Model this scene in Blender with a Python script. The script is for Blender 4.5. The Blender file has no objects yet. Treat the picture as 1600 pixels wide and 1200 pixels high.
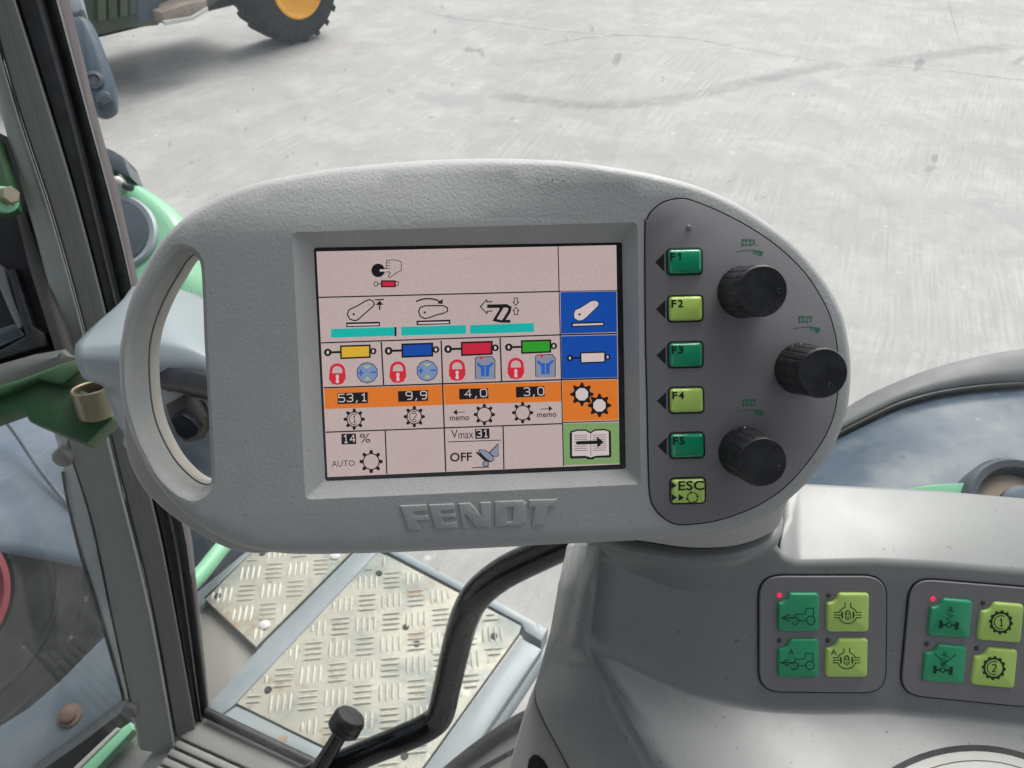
import bpy, bmesh, math, random
from mathutils import Vector, Matrix
from mathutils.geometry import delaunay_2d_cdt
random.seed(7)
SC = bpy.context.scene
COL = SC.collection

# ------------------------------------------------------------------ camera
PITCH = math.radians(40.0)
FPX = 1204.0                       # focal length in pixels of the 1600x1200 frame
C0 = Vector((0, 0, 2.7))
AX = Vector((1, 0, 0))
AF = Vector((0, math.cos(PITCH), -math.sin(PITCH)))
AU = Vector((0, math.sin(PITCH), math.cos(PITCH)))
cam = bpy.data.cameras.new('camera')
cam.sensor_width = 36.0
cam.lens = FPX / 1600 * 36.0
cam.clip_start = 0.01
cam.clip_end = 500
cam.dof.use_dof = True
cam.dof.focus_distance = 0.31
cam.dof.aperture_fstop = 38
camo = bpy.data.objects.new('camera', cam)
COL.objects.link(camo)
camo.location = C0
camo.rotation_euler = (math.pi / 2 - PITCH, 0, 0)
SC.camera = camo

# ------------------------------------------------------------------ world, sun, exposure
EXPO = 1.15
SUN_EL, SUN_AZ = math.radians(50), math.radians(25)      # azimuth from +Y towards +X
w = bpy.data.worlds.new('World')
SC.world = w
w.use_nodes = True
nt = w.node_tree
bg = nt.nodes['Background']
sky = nt.nodes.new('ShaderNodeTexSky')
sky.sky_type = 'NISHITA'
sky.sun_disc = False
sky.sun_elevation = SUN_EL
sky.sun_rotation = SUN_AZ
sky.air_density = 1.0
sky.dust_density = 4.0
hs = nt.nodes.new('ShaderNodeHueSaturation')
hs.inputs['Saturation'].default_value = 0.36              # cloud cover: nearly neutral light
nt.links.new(sky.outputs[0], hs.inputs['Color'])
nt.links.new(hs.outputs[0], bg.inputs['Color'])
bg.inputs['Strength'].default_value = 0.10
sun = bpy.data.lights.new('sun', 'SUN')
sun.energy = 1.2
sun.angle = math.radians(35)
sun.color = (1.0, 0.985, 0.96)
suno = bpy.data.objects.new('sun', sun)
COL.objects.link(suno)
sd = Vector((math.sin(SUN_AZ) * math.cos(SUN_EL), math.cos(SUN_AZ) * math.cos(SUN_EL), math.sin(SUN_EL)))
suno.rotation_euler = sd.to_track_quat('Z', 'Y').to_euler()
suno.location = (0, 0, 8)
vs = SC.view_settings
vs.view_transform = 'Standard'
vs.look = 'None'
vs.gamma = 1
vs.exposure = EXPO
vs.use_curve_mapping = False
SC.cycles.use_denoising = True
SC.cycles.max_bounces = 6
SC.cycles.diffuse_bounces = 3
SC.cycles.glossy_bounces = 3
SC.cycles.transparent_max_bounces = 12
SC.cycles.caustics_reflective = False
SC.cycles.caustics_refractive = False

# ------------------------------------------------------------------ geometry helpers
def ray(px, py):
    return AF + AX * ((px - 800) / FPX) + AU * ((600 - py) / FPX)
def D(px, py, d):
    return C0 + ray(px, py) * d
def G(px, py, z):
    r = ray(px, py)
    return C0 + r * ((z - C0.z) / r.z)
class Plane:
    def __init__(s, o, n, uhint):
        s.o = Vector(o); s.n = Vector(n).normalized()
        u = Vector(uhint); u = (u - s.n * u.dot(s.n)).normalized()
        s.u = u; s.v = s.n.cross(u)
    def hit(s, px, py, off=0.0):
        r = ray(px, py)
        t = ((s.o + s.n * off) - C0).dot(s.n) / r.dot(s.n)
        return C0 + r * t
    def uv(s, px, py, off=0.0):
        p = s.hit(px, py, off) - s.o
        return Vector((p.dot(s.u), p.dot(s.v)))
    def w(s, u, v, off=0.0):
        return s.o + s.u * u + s.v * v + s.n * off
def camn(a, b, c):
    return AX * a + AU * b + AF * c

def world_off(parent):
    t = Vector((0, 0, 0))
    while parent is not None:
        t += parent.location
        parent = parent.parent
    return t
def finish(me, smooth=None):
    if smooth is not None:
        for p in me.polygons: p.use_smooth = True
        me.set_sharp_from_angle(angle=math.radians(smooth))
def link(name, me, mats, parent, origin=None):
    o = bpy.data.objects.new(name, me)
    COL.objects.link(o)
    for m in (mats if isinstance(mats, (list, tuple)) else [mats]):
        me.materials.append(m)
    if parent is not None:
        o.parent = parent
    if origin is not None:
        o.location = origin
    return o
def mesh(name, verts, faces, mats, parent=None, smooth=None, midx=None, recalc=True, origin=None):
    off = world_off(parent)
    if parent is None and origin is None:
        n = len(verts)
        origin = Vector((sum(v[0] for v in verts) / n, sum(v[1] for v in verts) / n, min(v[2] for v in verts)))
    if parent is None:
        off = Vector(origin)
    me = bpy.data.meshes.new(name)
    me.from_pydata([tuple(Vector(v) - off) for v in verts], [], faces)
    if midx:
        for p, i in zip(me.polygons, midx): p.material_index = i
    if recalc:
        bm = bmesh.new(); bm.from_mesh(me)
        bmesh.ops.recalc_face_normals(bm, faces=bm.faces)
        bm.to_mesh(me); bm.free()
    me.update()
    finish(me, smooth)
    return link(name, me, mats, parent, origin if parent is None else None)
def thing(name, loc, label, cat, group=None):
    o = bpy.data.objects.new(name, None)
    COL.objects.link(o)
    o.location = loc
    o.empty_display_size = 0.02
    return tag(o, label, cat, group)
def tag(o, label=None, cat=None, group=None, kind=None):
    if label: o['label'] = label
    if cat: o['category'] = cat
    if group: o['group'] = group
    if kind: o['kind'] = kind
    return o
def cr(pts, n=6, closed=True):
    """Catmull-Rom through 2-D or 3-D points"""
    P = [Vector(p) for p in pts]
    N = len(P); out = []
    segs = N if closed else N - 1
    for i in range(segs):
        if closed:
            a, b, c, d = P[i - 1], P[i], P[(i + 1) % N], P[(i + 2) % N]
        else:
            b, c = P[i], P[i + 1]
            a = P[i - 1] if i else b * 2 - c
            d = P[i + 2] if i + 2 < N else c * 2 - b
        for k in range(n):
            t = k / n
            out.append(0.5 * ((2 * b) + (c - a) * t + (2 * a - 5 * b + 4 * c - d) * t * t + (3 * b - a - 3 * c + d) * t ** 3))
    if not closed: out.append(P[-1])
    return out
def area(l):
    return 0.5 * sum(l[i - 1][0] * l[i][1] - l[i][0] * l[i - 1][1] for i in range(len(l)))
def ccw(l):
    l = [Vector((p[0], p[1])) for p in l]
    return l if area(l) > 0 else l[::-1]
def offset(l, d):
    """inset a CCW loop by d"""
    n = len(l); out = []
    for i in range(n):
        a, b, c = l[i - 1], l[i], l[(i + 1) % n]
        e1 = (b - a); e2 = (c - b)
        if e1.length < 1e-9: e1 = e2
        if e2.length < 1e-9: e2 = e1
        n1 = Vector((-e1.y, e1.x)).normalized(); n2 = Vector((-e2.y, e2.x)).normalized()
        m = n1 + n2
        if m.length < 1e-6: m = n1
        m.normalize()
        k = max(0.45, m.dot(n1))
        out.append(b + m * (d / k))
    return out
def inside(p, l):
    x, y = p[0], p[1]; r = False
    for i in range(len(l)):
        x1, y1 = l[i - 1][0], l[i - 1][1]; x2, y2 = l[i][0], l[i][1]
        if (y1 > y) != (y2 > y) and x < (x2 - x1) * (y - y1) / (y2 - y1) + x1:
            r = not r
    return r
def fill2d(outer, holes, grid=None):
    loops = [outer] + holes
    V = []; E = []
    for l in loops:
        s = len(V); V += [Vector((p[0], p[1])) for p in l]
        E += [(s + i, s + (i + 1) % len(l)) for i in range(len(l))]
    nb = len(V)
    if grid:
        xs = [p[0] for p in outer]; ys = [p[1] for p in outer]
        x = min(xs)
        so = offset(outer, grid * 0.5); sh = [offset(h, -grid * 0.5) for h in holes]
        while x < max(xs):
            y = min(ys)
            while y < max(ys):
                if inside((x, y), so) and not any(inside((x, y), h) for h in sh):
                    V.append(Vector((x, y)))
                y += grid
            x += grid
    r = delaunay_2d_cdt(V, E, [], 0, 1e-9)
    vv, ff, orig = r[0], r[2], r[3]
    F = []
    for f in ff:
        c = (vv[f[0]] + vv[f[1]] + vv[f[2]]) / 3
        if inside(c, outer) and not any(inside(c, h) for h in holes):
            F.append(tuple(f))
    return vv, F
def solid(name, pl, outer, mat, parent, prof, holes=(), hprof=None, grid=None, dome=None, smooth=35, back=False, origin=None):
    """prof: (inset, w) from the back to the front; the front is filled"""
    outer = ccw(outer)
    holes = [ccw(h) for h in holes]
    verts = []; faces = []
    def add(p, wv):
        if dome: wv += dome(p[0], p[1])
        verts.append(pl.w(p[0], p[1], wv)); return len(verts) - 1
    def rings(loop, pr, sign):
        prev = None; last = None; first = None
        for ins, wv in pr:
            l = offset(loop, ins * sign) if ins else loop
            ids = [add(p, wv) for p in l]
            if first is None: first = l
            if prev:
                n = len(ids)
                for i in range(n):
                    faces.append((prev[i], prev[(i + 1) % n], ids[(i + 1) % n], ids[i]))
            prev = ids; last = l
        return last, prev, first
    lo, ido, fo = rings(outer, prof, 1)
    lh = []; idh = []
    for hi, h in enumerate(holes):
        a, b, _ = rings(h, (hprof[hi] if hprof else prof), -1); lh.append(a); idh.append(b)
    vv, F = fill2d(lo, lh, grid)
    bound = [(p, i) for p, i in zip(lo, ido)]
    for a, b in zip(lh, idh): bound += list(zip(a, b))
    key = {}
    for p, i in bound: key[(round(p[0], 7), round(p[1], 7))] = i
    mp = []
    wt = prof[-1][1]
    for p in vv:
        k = (round(p[0], 7), round(p[1], 7))
        mp.append(key[k] if k in key else add(p, wt))
    for f in F: faces.append(tuple(mp[i] for i in f))
    if back:
        vv, F = fill2d(fo, [], None)
        b0 = [add(p, prof[0][1]) for p in vv]
        for f in F: faces.append(tuple(b0[i] for i in f))
    faces = [f for f in faces if len(set(f)) > 2]
    o = mesh(name, verts, faces, mat, parent, None, origin=origin)
    bm = bmesh.new(); bm.from_mesh(o.data)
    bmesh.ops.remove_doubles(bm, verts=bm.verts, dist=1e-7)
    bmesh.ops.recalc_face_normals(bm, faces=bm.faces)
    bm.to_mesh(o.data); bm.free()
    finish(o.data, smooth)
    return o
def pxs(pl, pts, off=0.0):
    return [pl.uv(p[0], p[1], off) for p in pts]
def rquad(c, r, n=5):
    """quad with rounded corners (same point count each time)"""
    out = []
    for i in range(4):
        p = Vector(c[i]); a = Vector(c[i - 1]); b = Vector(c[(i + 1) % 4])
        p0 = p + (a - p).normalized() * r; p1 = p + (b - p).normalized() * r
        for k in range(n + 1):
            t = k / n
            out.append(p0 * (1 - t) ** 2 + p * 2 * t * (1 - t) + p1 * t * t)
    return out
def gridmesh(name, rows, mat, parent, smooth=40, origin=None):
    n = len(rows[0]); V = [p for r in rows for p in r]; F = []
    for i in range(len(rows) - 1):
        for j in range(n - 1):
            F.append((i * n + j, i * n + j + 1, (i + 1) * n + j + 1, (i + 1) * n + j))
    return mesh(name, V, F, mat, parent, smooth, origin=origin)
def tube(name, pts, rad, mat, parent, n=16, sub=6, smooth=45, origin=None):
    P = cr(pts, sub, False) if sub > 1 else [Vector(p) for p in pts]
    if isinstance(rad, (int, float)): R = [rad] * len(P)
    else:
        R = []
        for i in range(len(P)):
            t = i / (len(P) - 1) * (len(rad) - 1); k = min(int(t), len(rad) - 2)
            R.append(rad[k] + (rad[k + 1] - rad[k]) * (t - k))
    V = []; F = []
    ref = None
    for i, p in enumerate(P):
        t = (P[min(i + 1, len(P) - 1)] - P[max(i - 1, 0)]).normalized()
        if ref is None:
            ref = t.orthogonal().normalized()
        ref = (ref - t * ref.dot(t)).normalized()
        b = t.cross(ref)
        for k in range(n):
            a = 2 * math.pi * k / n
            V.append(p + (ref * math.cos(a) + b * math.sin(a)) * R[i])
    for i in range(len(P) - 1):
        for k in range(n):
            F.append((i * n + k, i * n + (k + 1) % n, (i + 1) * n + (k + 1) % n, (i + 1) * n + k))
    F.append(tuple(range(n))[::-1]); F.append(tuple(range((len(P) - 1) * n, len(P) * n)))
    return mesh(name, V, F, mat, parent, smooth, origin=origin)
def lathe(name, o, axis, prof, mat, parent, n=48, smooth=35, rmod=None, origin=None, ell=None):
    ax = Vector(axis).normalized(); u = ax.orthogonal().normalized(); v = ax.cross(u)
    o = Vector(o); V = []; F = []
    for j, (r, h) in enumerate(prof):
        for k in range(n):
            a = 2 * math.pi * k / n
            rr = r * (rmod(a, j) if rmod else 1)
            V.append(o + ax * h + (u * math.cos(a) + v * math.sin(a)) * rr)
    for j in range(len(prof) - 1):
        for k in range(n):
            F.append((j * n + k, j * n + (k + 1) % n, (j + 1) * n + (k + 1) % n, (j + 1) * n + k))
    if prof[0][0] > 0: F.append(tuple(range(n))[::-1])
    if prof[-1][0] > 0: F.append(tuple(range((len(prof) - 1) * n, len(prof) * n)))
    return mesh(name, V, F, mat, parent, smooth, origin=origin)
def boxv(o, a, b, c):
    """8 corners of a box from corner o and three edge vectors"""
    o = Vector(o); a = Vector(a); b = Vector(b); c = Vector(c)
    V = [o, o + a, o + a + b, o + b, o + c, o + a + c, o + a + b + c, o + b + c]
    return V, [(0, 3, 2, 1), (4, 5, 6, 7), (0, 1, 5, 4), (1, 2, 6, 5), (2, 3, 7, 6), (3, 0, 4, 7)]
def box(name, o, a, b, c, mat, parent, bev=0.0, seg=2, origin=None):
    V, F = boxv(o, a, b, c)
    ob = mesh(name, V, F, mat, parent, origin=origin)
    if bev: bevel(ob, bev, seg)
    return ob
def bevel(ob, wd, seg=2, ang=30):
    bm = bmesh.new(); bm.from_mesh(ob.data)
    es = [e for e in bm.edges if len(e.link_faces) == 2 and e.calc_face_angle(0) > math.radians(ang)]
    if es:
        bmesh.ops.bevel(bm, geom=es, offset=wd, segments=seg, profile=0.5, affect='EDGES', clamp_overlap=True)
    bm.to_mesh(ob.data); bm.free()
    finish(ob.data, 40)
def prism_px(name, pl, pts, mat, parent, w0, w1, bev=0.0, seg=2, origin=None, holes=()):
    """pixel outline laid on a real plane, with thickness"""
    b = bev or 0.0
    pr = [(0, w0)] + ([(0, w1 - b), (b * 0.3, w1 - b * 0.3), (b, w1)] if b else [(0, w1)])
    return solid(name, pl, pxs(pl, pts, w1), mat, parent, pr, holes=[pxs(pl, h, w1) for h in holes], back=not holes, origin=origin)

# ------------------------------------------------------------------ materials
def lin(c):
    return tuple(((x / 255) / 12.92 if x / 255 <= 0.04045 else ((x / 255 + 0.055) / 1.055) ** 2.4) for x in c)
def new_mat(name):
    m = bpy.data.materials.new(name); m.use_nodes = True
    t = m.node_tree
    return m, t, t.nodes['Principled BSDF']
def N(t, kind, **kw):
    n = t.nodes.new(kind)
    for k, v in kw.items():
        if k in n.inputs: n.inputs[k].default_value = v
        else: setattr(n, k, v)
    return n
def mixc(t, fac, a, b, blend='MIX'):
    m = t.nodes.new('ShaderNodeMix'); m.data_type = 'RGBA'; m.blend_type = blend
    for sock, val in ((m.inputs[0], fac), (m.inputs[6], a), (m.inputs[7], b)):
        if isinstance(val, bpy.types.NodeSocket): t.links.new(val, sock)
        elif isinstance(val, (int, float)): sock.default_value = val
        else: sock.default_value = (*val[:3], 1)
    return m.outputs[2]
def ramp(t, src, p0, p1, c0=(0, 0, 0), c1=(1, 1, 1)):
    r = t.nodes.new('ShaderNodeValToRGB')
    r.color_ramp.elements[0].position = p0; r.color_ramp.elements[0].color = (*c0, 1)
    r.color_ramp.elements[1].position = p1; r.color_ramp.elements[1].color = (*c1, 1)
    t.links.new(src, r.inputs[0])
    return r.outputs[0]
def noise(t, scale, detail=3, rough=0.5, coord='Object', dist=0.0, stretch=None, rot=None, pre=None):
    tc = t.nodes.new('ShaderNodeTexCoord')
    src = tc.outputs[coord]
    if pre:
        m0 = t.nodes.new('ShaderNodeMapping'); m0.inputs['Rotation'].default_value = (0, 0, pre)
        t.links.new(src, m0.inputs[0]); src = m0.outputs[0]
    if stretch or rot:
        mp = t.nodes.new('ShaderNodeMapping')
        if stretch: mp.inputs['Scale'].default_value = stretch
        if rot: mp.inputs['Rotation'].default_value = rot
        t.links.new(src, mp.inputs[0]); src = mp.outputs[0]
    n = N(t, 'ShaderNodeTexNoise', Scale=scale, Detail=detail, Roughness=rough, Distortion=dist)
    t.links.new(src, n.inputs['Vector'])
    return n.outputs['Fac']
def pmat(name, col, rough=0.5, metal=0.0, vary=0.12, vscale=30, bump=0.0, bscale=400, bdist=0.001, spec=0.5,
         coat=0.0, dust=0.0, dscale=12, dcol=(0.42, 0.40, 0.36), specks=0.0, sscale=140, rvary=0.1, bdetail=2):
    """col is a linear base colour; vary mottles it, dust lays pale film in patches, specks are tiny dark marks"""
    m, t, b = new_mat(name)
    c = mixc(t, noise(t, vscale, 5, 0.6), [x * (1 - vary) for x in col], [min(1, x * (1 + vary)) for x in col])
    if dust:
        f = ramp(t, noise(t, dscale, 6, 0.65), 0.42, 0.8)
        mm = t.nodes.new('ShaderNodeMath'); mm.operation = 'MULTIPLY'; mm.inputs[1].default_value = dust
        t.links.new(f, mm.inputs[0])
        c = mixc(t, mm.outputs[0], c, dcol)
    if specks:
        f = ramp(t, noise(t, sscale, 1, 0.3), 0.765, 0.79)
        mm = t.nodes.new('ShaderNodeMath'); mm.operation = 'MULTIPLY'; mm.inputs[1].default_value = specks
        t.links.new(f, mm.inputs[0])
        c = mixc(t, mm.outputs[0], c, (0.03, 0.03, 0.03))
    t.links.new(c, b.inputs['Base Color'])
    if rvary:
        r = ramp(t, noise(t, vscale * 1.7, 4), 0.2, 0.8, (max(0.02, rough - rvary),) * 3, (min(1, rough + rvary),) * 3)
        t.links.new(r, b.inputs['Roughness'])
    else: b.inputs['Roughness'].default_value = rough
    b.inputs['Metallic'].default_value = metal
    b.inputs['Specular IOR Level'].default_value = spec
    b.inputs['Coat Weight'].default_value = coat
    b.inputs['Coat Roughness'].default_value = 0.08
    if bump:
        bp = N(t, 'ShaderNodeBump', Strength=bump, Distance=bdist)
        t.links.new(noise(t, bscale, bdetail, 0.55, dist=0.3), bp.inputs['Height'])
        t.links.new(bp.outputs[0], b.inputs['Normal'])
    return m
def emis(name, rgb, k=1.0, grain=0.07, base=(0.01, 0.01, 0.01)):
    m, t, b = new_mat(name)
    l = [x * k / (2 ** EXPO) for x in lin(rgb)]
    b.inputs['Base Color'].default_value = (*base, 1)
    b.inputs['Roughness'].default_value = 0.35
    b.inputs['Specular IOR Level'].default_value = 0.25
    if grain:
        c = mixc(t, ramp(t, noise(t, 2300, 2, 0.6), 0.3, 0.7), [x * (1 - grain * 2.0) for x in l], [x * (1 + grain * 2.0) for x in l])
        c = mixc(t, noise(t, 22, 2, 0.5), c, [x * 0.88 for x in l])
        t.links.new(c, b.inputs['Emission Color'])
    else: b.inputs['Emission Color'].default_value = (*l, 1)
    b.inputs['Emission Strength'].default_value = 1.0
    return m
# ------------------------------------------------------------------ material set
M = {}
M['housing'] = pmat('housing_plastic', (0.392, 0.405, 0.39), 0.52, vary=0.05, vscale=60, bump=0.42, bscale=820, bdist=0.0005, dust=0.14, dscale=25, dcol=(0.30, 0.27, 0.23), specks=0.3, sscale=620)
M['housing_smooth'] = pmat('smooth_plastic', (0.47, 0.465, 0.44), 0.5, vary=0.06, vscale=50, bump=0.12, bscale=900, bdist=0.0004, dust=0.15, dscale=30, dcol=(0.25, 0.21, 0.16))
M['inner_wall'] = pmat('worn_plastic', (0.44, 0.42, 0.38), 0.5, vary=0.10, vscale=45, bump=0.15, bscale=900, bdist=0.0004, dust=0.35, dscale=40, dcol=(0.22, 0.19, 0.15))
M['panel'] = pmat('keypad_foil', (0.225, 0.217, 0.222), 0.45, vary=0.05, vscale=35, bump=0.05, bscale=1500, bdist=0.0003, dust=0.12, dscale=18, dcol=(0.16, 0.13, 0.11), specks=0.5, sscale=800)
M['gap'] = pmat('black_gap', (0.006, 0.006, 0.007), 0.6)
M['screen_border'] = pmat('screen_border', (0.012, 0.012, 0.013), 0.3, dust=0.10, dscale=160, dcol=(0.3, 0.3, 0.3))
M['key_dark'] = pmat('dark_green_key', (0.004, 0.33, 0.15), 0.22, vary=0.06, coat=0.4, dust=0.06, dscale=90)
M['key_light'] = pmat('light_green_key', (0.56, 0.80, 0.16), 0.24, vary=0.06, coat=0.4, dust=0.06, dscale=90)
M['mem_dark'] = pmat('dark_green_button', (0.03, 0.36, 0.165), 0.4, vary=0.06, vscale=80)
M['mem_light'] = pmat('light_green_button', (0.50, 0.72, 0.17), 0.42, vary=0.06, vscale=80)
M['ink'] = pmat('black_ink', (0.008, 0.009, 0.012), 0.45, vary=0.0, rvary=0)
M['ink_green'] = pmat('dark_green_ink', (0.006, 0.035, 0.014), 0.45, vary=0.0, rvary=0)
def faded():
    m, t, b = new_mat('faded_green_print')
    b.inputs['Base Color'].default_value = (0.02, 0.24, 0.13, 1); b.inputs['Roughness'].default_value = 0.5
    t.links.new(ramp(t, noise(t, 420, 4, 0.7), 0.30, 0.66, (0.12,) * 3, (0.8,) * 3), b.inputs['Alpha'])
    return m
M['ink_faded'] = faded()
M['knob'] = pmat('black_knob', (0.014, 0.015, 0.018), 0.38, vary=0.2, dust=0.22, dscale=120, dcol=(0.16, 0.16, 0.15), bump=0.1, bscale=900, bdist=0.0003)
M['led_off'] = pmat('unlit_led', (0.055, 0.042, 0.045), 0.4)
M['led_on'] = emis('lit_red_led', (240, 45, 90), 1.0, 0)
M['console'] = pmat('console_plastic', (0.23, 0.238, 0.23), 0.30, vary=0.06, vscale=14, bump=0.10, bscale=1100, bdist=0.0003, dust=0.04, dscale=16, dcol=(0.36, 0.36, 0.34), specks=0.6, sscale=420)
M['console_beige'] = pmat('console_side_plastic', (0.46, 0.44, 0.40), 0.5, vary=0.05, bump=0.08, bscale=900, bdist=0.0003)
M['rubber'] = pmat('black_rubber', (0.010, 0.011, 0.012), 0.42, vary=0.2, dust=0.10, dscale=60, dcol=(0.25, 0.25, 0.24), bump=0.1, bscale=300, bdist=0.0005)
M['rail'] = pmat('black_coated_steel', (0.006, 0.007, 0.009), 0.24, spec=0.3, vary=0.15, dust=0.02, dscale=40, dcol=(0.14, 0.13, 0.11))
M['rod'] = pmat('matt_black_rod', (0.007, 0.009, 0.013), 0.4, spec=0.25, vary=0.2)
M['trim'] = pmat('pillar_trim_plastic', (0.17, 0.175, 0.165), 0.5, vary=0.10, vscale=12, bump=0.08, bscale=500, bdist=0.0005, dust=0.18, dscale=14, dcol=(0.24, 0.22, 0.19))
M['trim_light'] = pmat('pale_trim_plastic', (0.25, 0.27, 0.25), 0.45, vary=0.08, vscale=12, dust=0.15, dscale=14, dcol=(0.3, 0.28, 0.24))
M['trim_dark'] = pmat('dark_trim_plastic', (0.06, 0.056, 0.05), 0.55, vary=0.15, vscale=16, dust=0.2, dscale=18, dcol=(0.2, 0.18, 0.15))
M['mauve'] = pmat('glass_edge_band', (0.42, 0.36, 0.36), 0.5, vary=0.10, vscale=10)
M['paint_green'] = pmat('green_paint', (0.020, 0.078, 0.026), 0.5, vary=0.15, vscale=20, dust=0.22, dscale=14, dcol=(0.25, 0.23, 0.18), bump=0.1, bscale=90, bdist=0.001)
M['paint_lime'] = pmat('bright_green_paint', (0.20, 0.50, 0.29), 0.36, vary=0.12, vscale=9, coat=0.3, dust=0.12, dscale=14, dcol=(0.5, 0.55, 0.45))
M['cover'] = pmat('pale_cover_plastic', (0.27, 0.315, 0.33), 0.42, vary=0.05, vscale=8, dust=0.12, dscale=12, dcol=(0.35, 0.34, 0.30))
M['steel'] = pmat('weathered_steel', (0.30, 0.27, 0.19), 0.45, 0.6, vary=0.2, vscale=40, dust=0.3, dscale=40, dcol=(0.25, 0.19, 0.12))
M['bluegrey'] = pmat('blue_grey_paint', (0.215, 0.25, 0.262), 0.42, vary=0.08, vscale=9, coat=0.15, dust=0.2, dscale=11, dcol=(0.42, 0.42, 0.40), bump=0.06, bscale=40, bdist=0.002)
M['slate'] = pmat('slate_paint', (0.048, 0.075, 0.105), 0.5, vary=0.25, vscale=6, coat=0.0, spec=0.3, dust=0.15, dscale=4, dcol=(0.30, 0.33, 0.34))
def make_fender():
    m, t, b = new_mat('sky_streak_fender_paint')
    c = mixc(t, ramp(t, noise(t, 1.0, 5, 0.6, stretch=(14, 14, 2.2), rot=(0, 0.5, 0)), 0.42, 0.70), (0.040, 0.066, 0.098), (0.115, 0.140, 0.155))  # pale stretched streaks paint sky reflections into the base colour
    c = mixc(t, ramp(t, noise(t, 7, 5, 0.6), 0.5, 0.75), c, (0.075, 0.105, 0.14))
    c = mixc(t, ramp(t, noise(t, 60, 2, 0.4), 0.72, 0.80), c, (0.18, 0.21, 0.23))
    t.links.new(c, b.inputs['Base Color'])
    t.links.new(ramp(t, noise(t, 6, 4), 0.3, 0.7, (0.3,) * 3, (0.55,) * 3), b.inputs['Roughness'])
    b.inputs['Specular IOR Level'].default_value = 0.25
    return m
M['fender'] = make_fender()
M['slate_dark'] = pmat('dark_slate_plastic', (0.05, 0.065, 0.08), 0.3, vary=0.2, vscale=7, coat=0.3, dust=0.25, dscale=6, dcol=(0.2, 0.22, 0.22))
M['grey_rim'] = pmat('grey_fender_rim', (0.115, 0.117, 0.12), 0.55, vary=0.07, vscale=7, dust=0.2, dscale=9, dcol=(0.42, 0.42, 0.40))
M['guard'] = pmat('glossy_guard', (0.085, 0.115, 0.15), 0.42, vary=0.3, vscale=6, coat=0.1, dust=0.2, dscale=6, dcol=(0.4, 0.42, 0.42))
M['tyre'] = pmat('tyre_rubber', (0.016, 0.018, 0.018), 0.8, spec=0.3, vary=0.3, vscale=9, dust=0.35, dscale=9, dcol=(0.07, 0.075, 0.066), bump=0.3, bscale=60, bdist=0.004)  # darkened to stand for shade the mudguard does not cast
M['red_rim'] = pmat('red_wheel_paint', (0.17, 0.007, 0.016), 0.5, vary=0.15, vscale=8, coat=0.3)
M['orange_rim'] = pmat('orange_wheel_paint', (1.0, 0.42, 0.015), 0.5, vary=0.12, vscale=4)
M['dark_green'] = pmat('dirty_dark_green_paint', (0.055, 0.085, 0.06), 0.5, vary=0.25, vscale=3, dust=0.5, dscale=3.5, dcol=(0.15, 0.12, 0.09))
M['under'] = pmat('dirty_chassis', (0.035, 0.037, 0.033), 0.7, vary=0.3, vscale=5)
M['rust_plate'] = pmat('rusty_plate', (0.27, 0.21, 0.16), 0.7, vary=0.35, vscale=8, dust=0.5, dscale=8, dcol=(0.42, 0.38, 0.33))
M['rust'] = pmat('rusty_bolt', (0.13, 0.085, 0.065), 0.75, vary=0.4, vscale=60, bump=0.4, bscale=200, bdist=0.001)
M['white_edge'] = pmat('worn_white_paint', (0.62, 0.62, 0.58), 0.5, vary=0.15, vscale=12)
M['deck'] = pmat('dirty_deck_paint', (0.24, 0.235, 0.215), 0.6, vary=0.2, vscale=14, dust=0.5, dscale=14, dcol=(0.26, 0.19, 0.13))
M['floor'] = pmat('cab_floor_mat', (0.13, 0.135, 0.13), 0.6, vary=0.2, vscale=15, dust=0.3, dscale=16)
M['sill'] = pmat('ribbed_sill', (0.34, 0.34, 0.32), 0.45, vary=0.1, vscale=20, dust=0.3, dscale=20, dcol=(0.22, 0.20, 0.16))
M['alu'] = None
def make_alu():
    m, t, b = new_mat('worn_aluminium_tread')
    base = mixc(t, noise(t, 9, 8, 0.7), (0.27, 0.26, 0.215), (0.44, 0.42, 0.345))
    base = mixc(t, ramp(t, noise(t, 7, 8, 0.7, dist=0.6), 0.46, 0.62), base, (0.21, 0.235, 0.22))
    base = mixc(t, ramp(t, noise(t, 13, 8, 0.75, rot=(0, 0, 1)), 0.56, 0.70), base, (0.25, 0.15, 0.075))
    base = mixc(t, ramp(t, noise(t, 60, 4, 0.7), 0.60, 0.72), base, (0.16, 0.15, 0.12))
    base = mixc(t, ramp(t, noise(t, 16, 8, 0.7, rot=(0, 0, 2)), 0.60, 0.74), base, (0.53, 0.515, 0.45))
    t.links.new(base, b.inputs['Base Color'])
    b.inputs['Metallic'].default_value = 0.35
    t.links.new(ramp(t, noise(t, 14, 5), 0.3, 0.7, (0.32,) * 3, (0.6,) * 3), b.inputs['Roughness'])
    bp = N(t, 'ShaderNodeBump', Strength=0.35, Distance=0.0012)
    t.links.new(noise(t, 160, 5, 0.65), bp.inputs['Height']); t.links.new(bp.outputs[0], b.inputs['Normal'])
    return m
M['alu'] = make_alu()
M['alu_bar'] = pmat('worn_bright_aluminium', (0.55, 0.53, 0.45), 0.34, 0.2, vary=0.2, vscale=25, dust=0.6, dscale=8, dcol=(0.24, 0.24, 0.20))
M['beam_blue'] = pmat('weathered_blue_grey_paint', (0.085, 0.11, 0.13), 0.45, vary=0.15, vscale=9, dust=0.35, dscale=8, dcol=(0.2, 0.22, 0.23))
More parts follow.
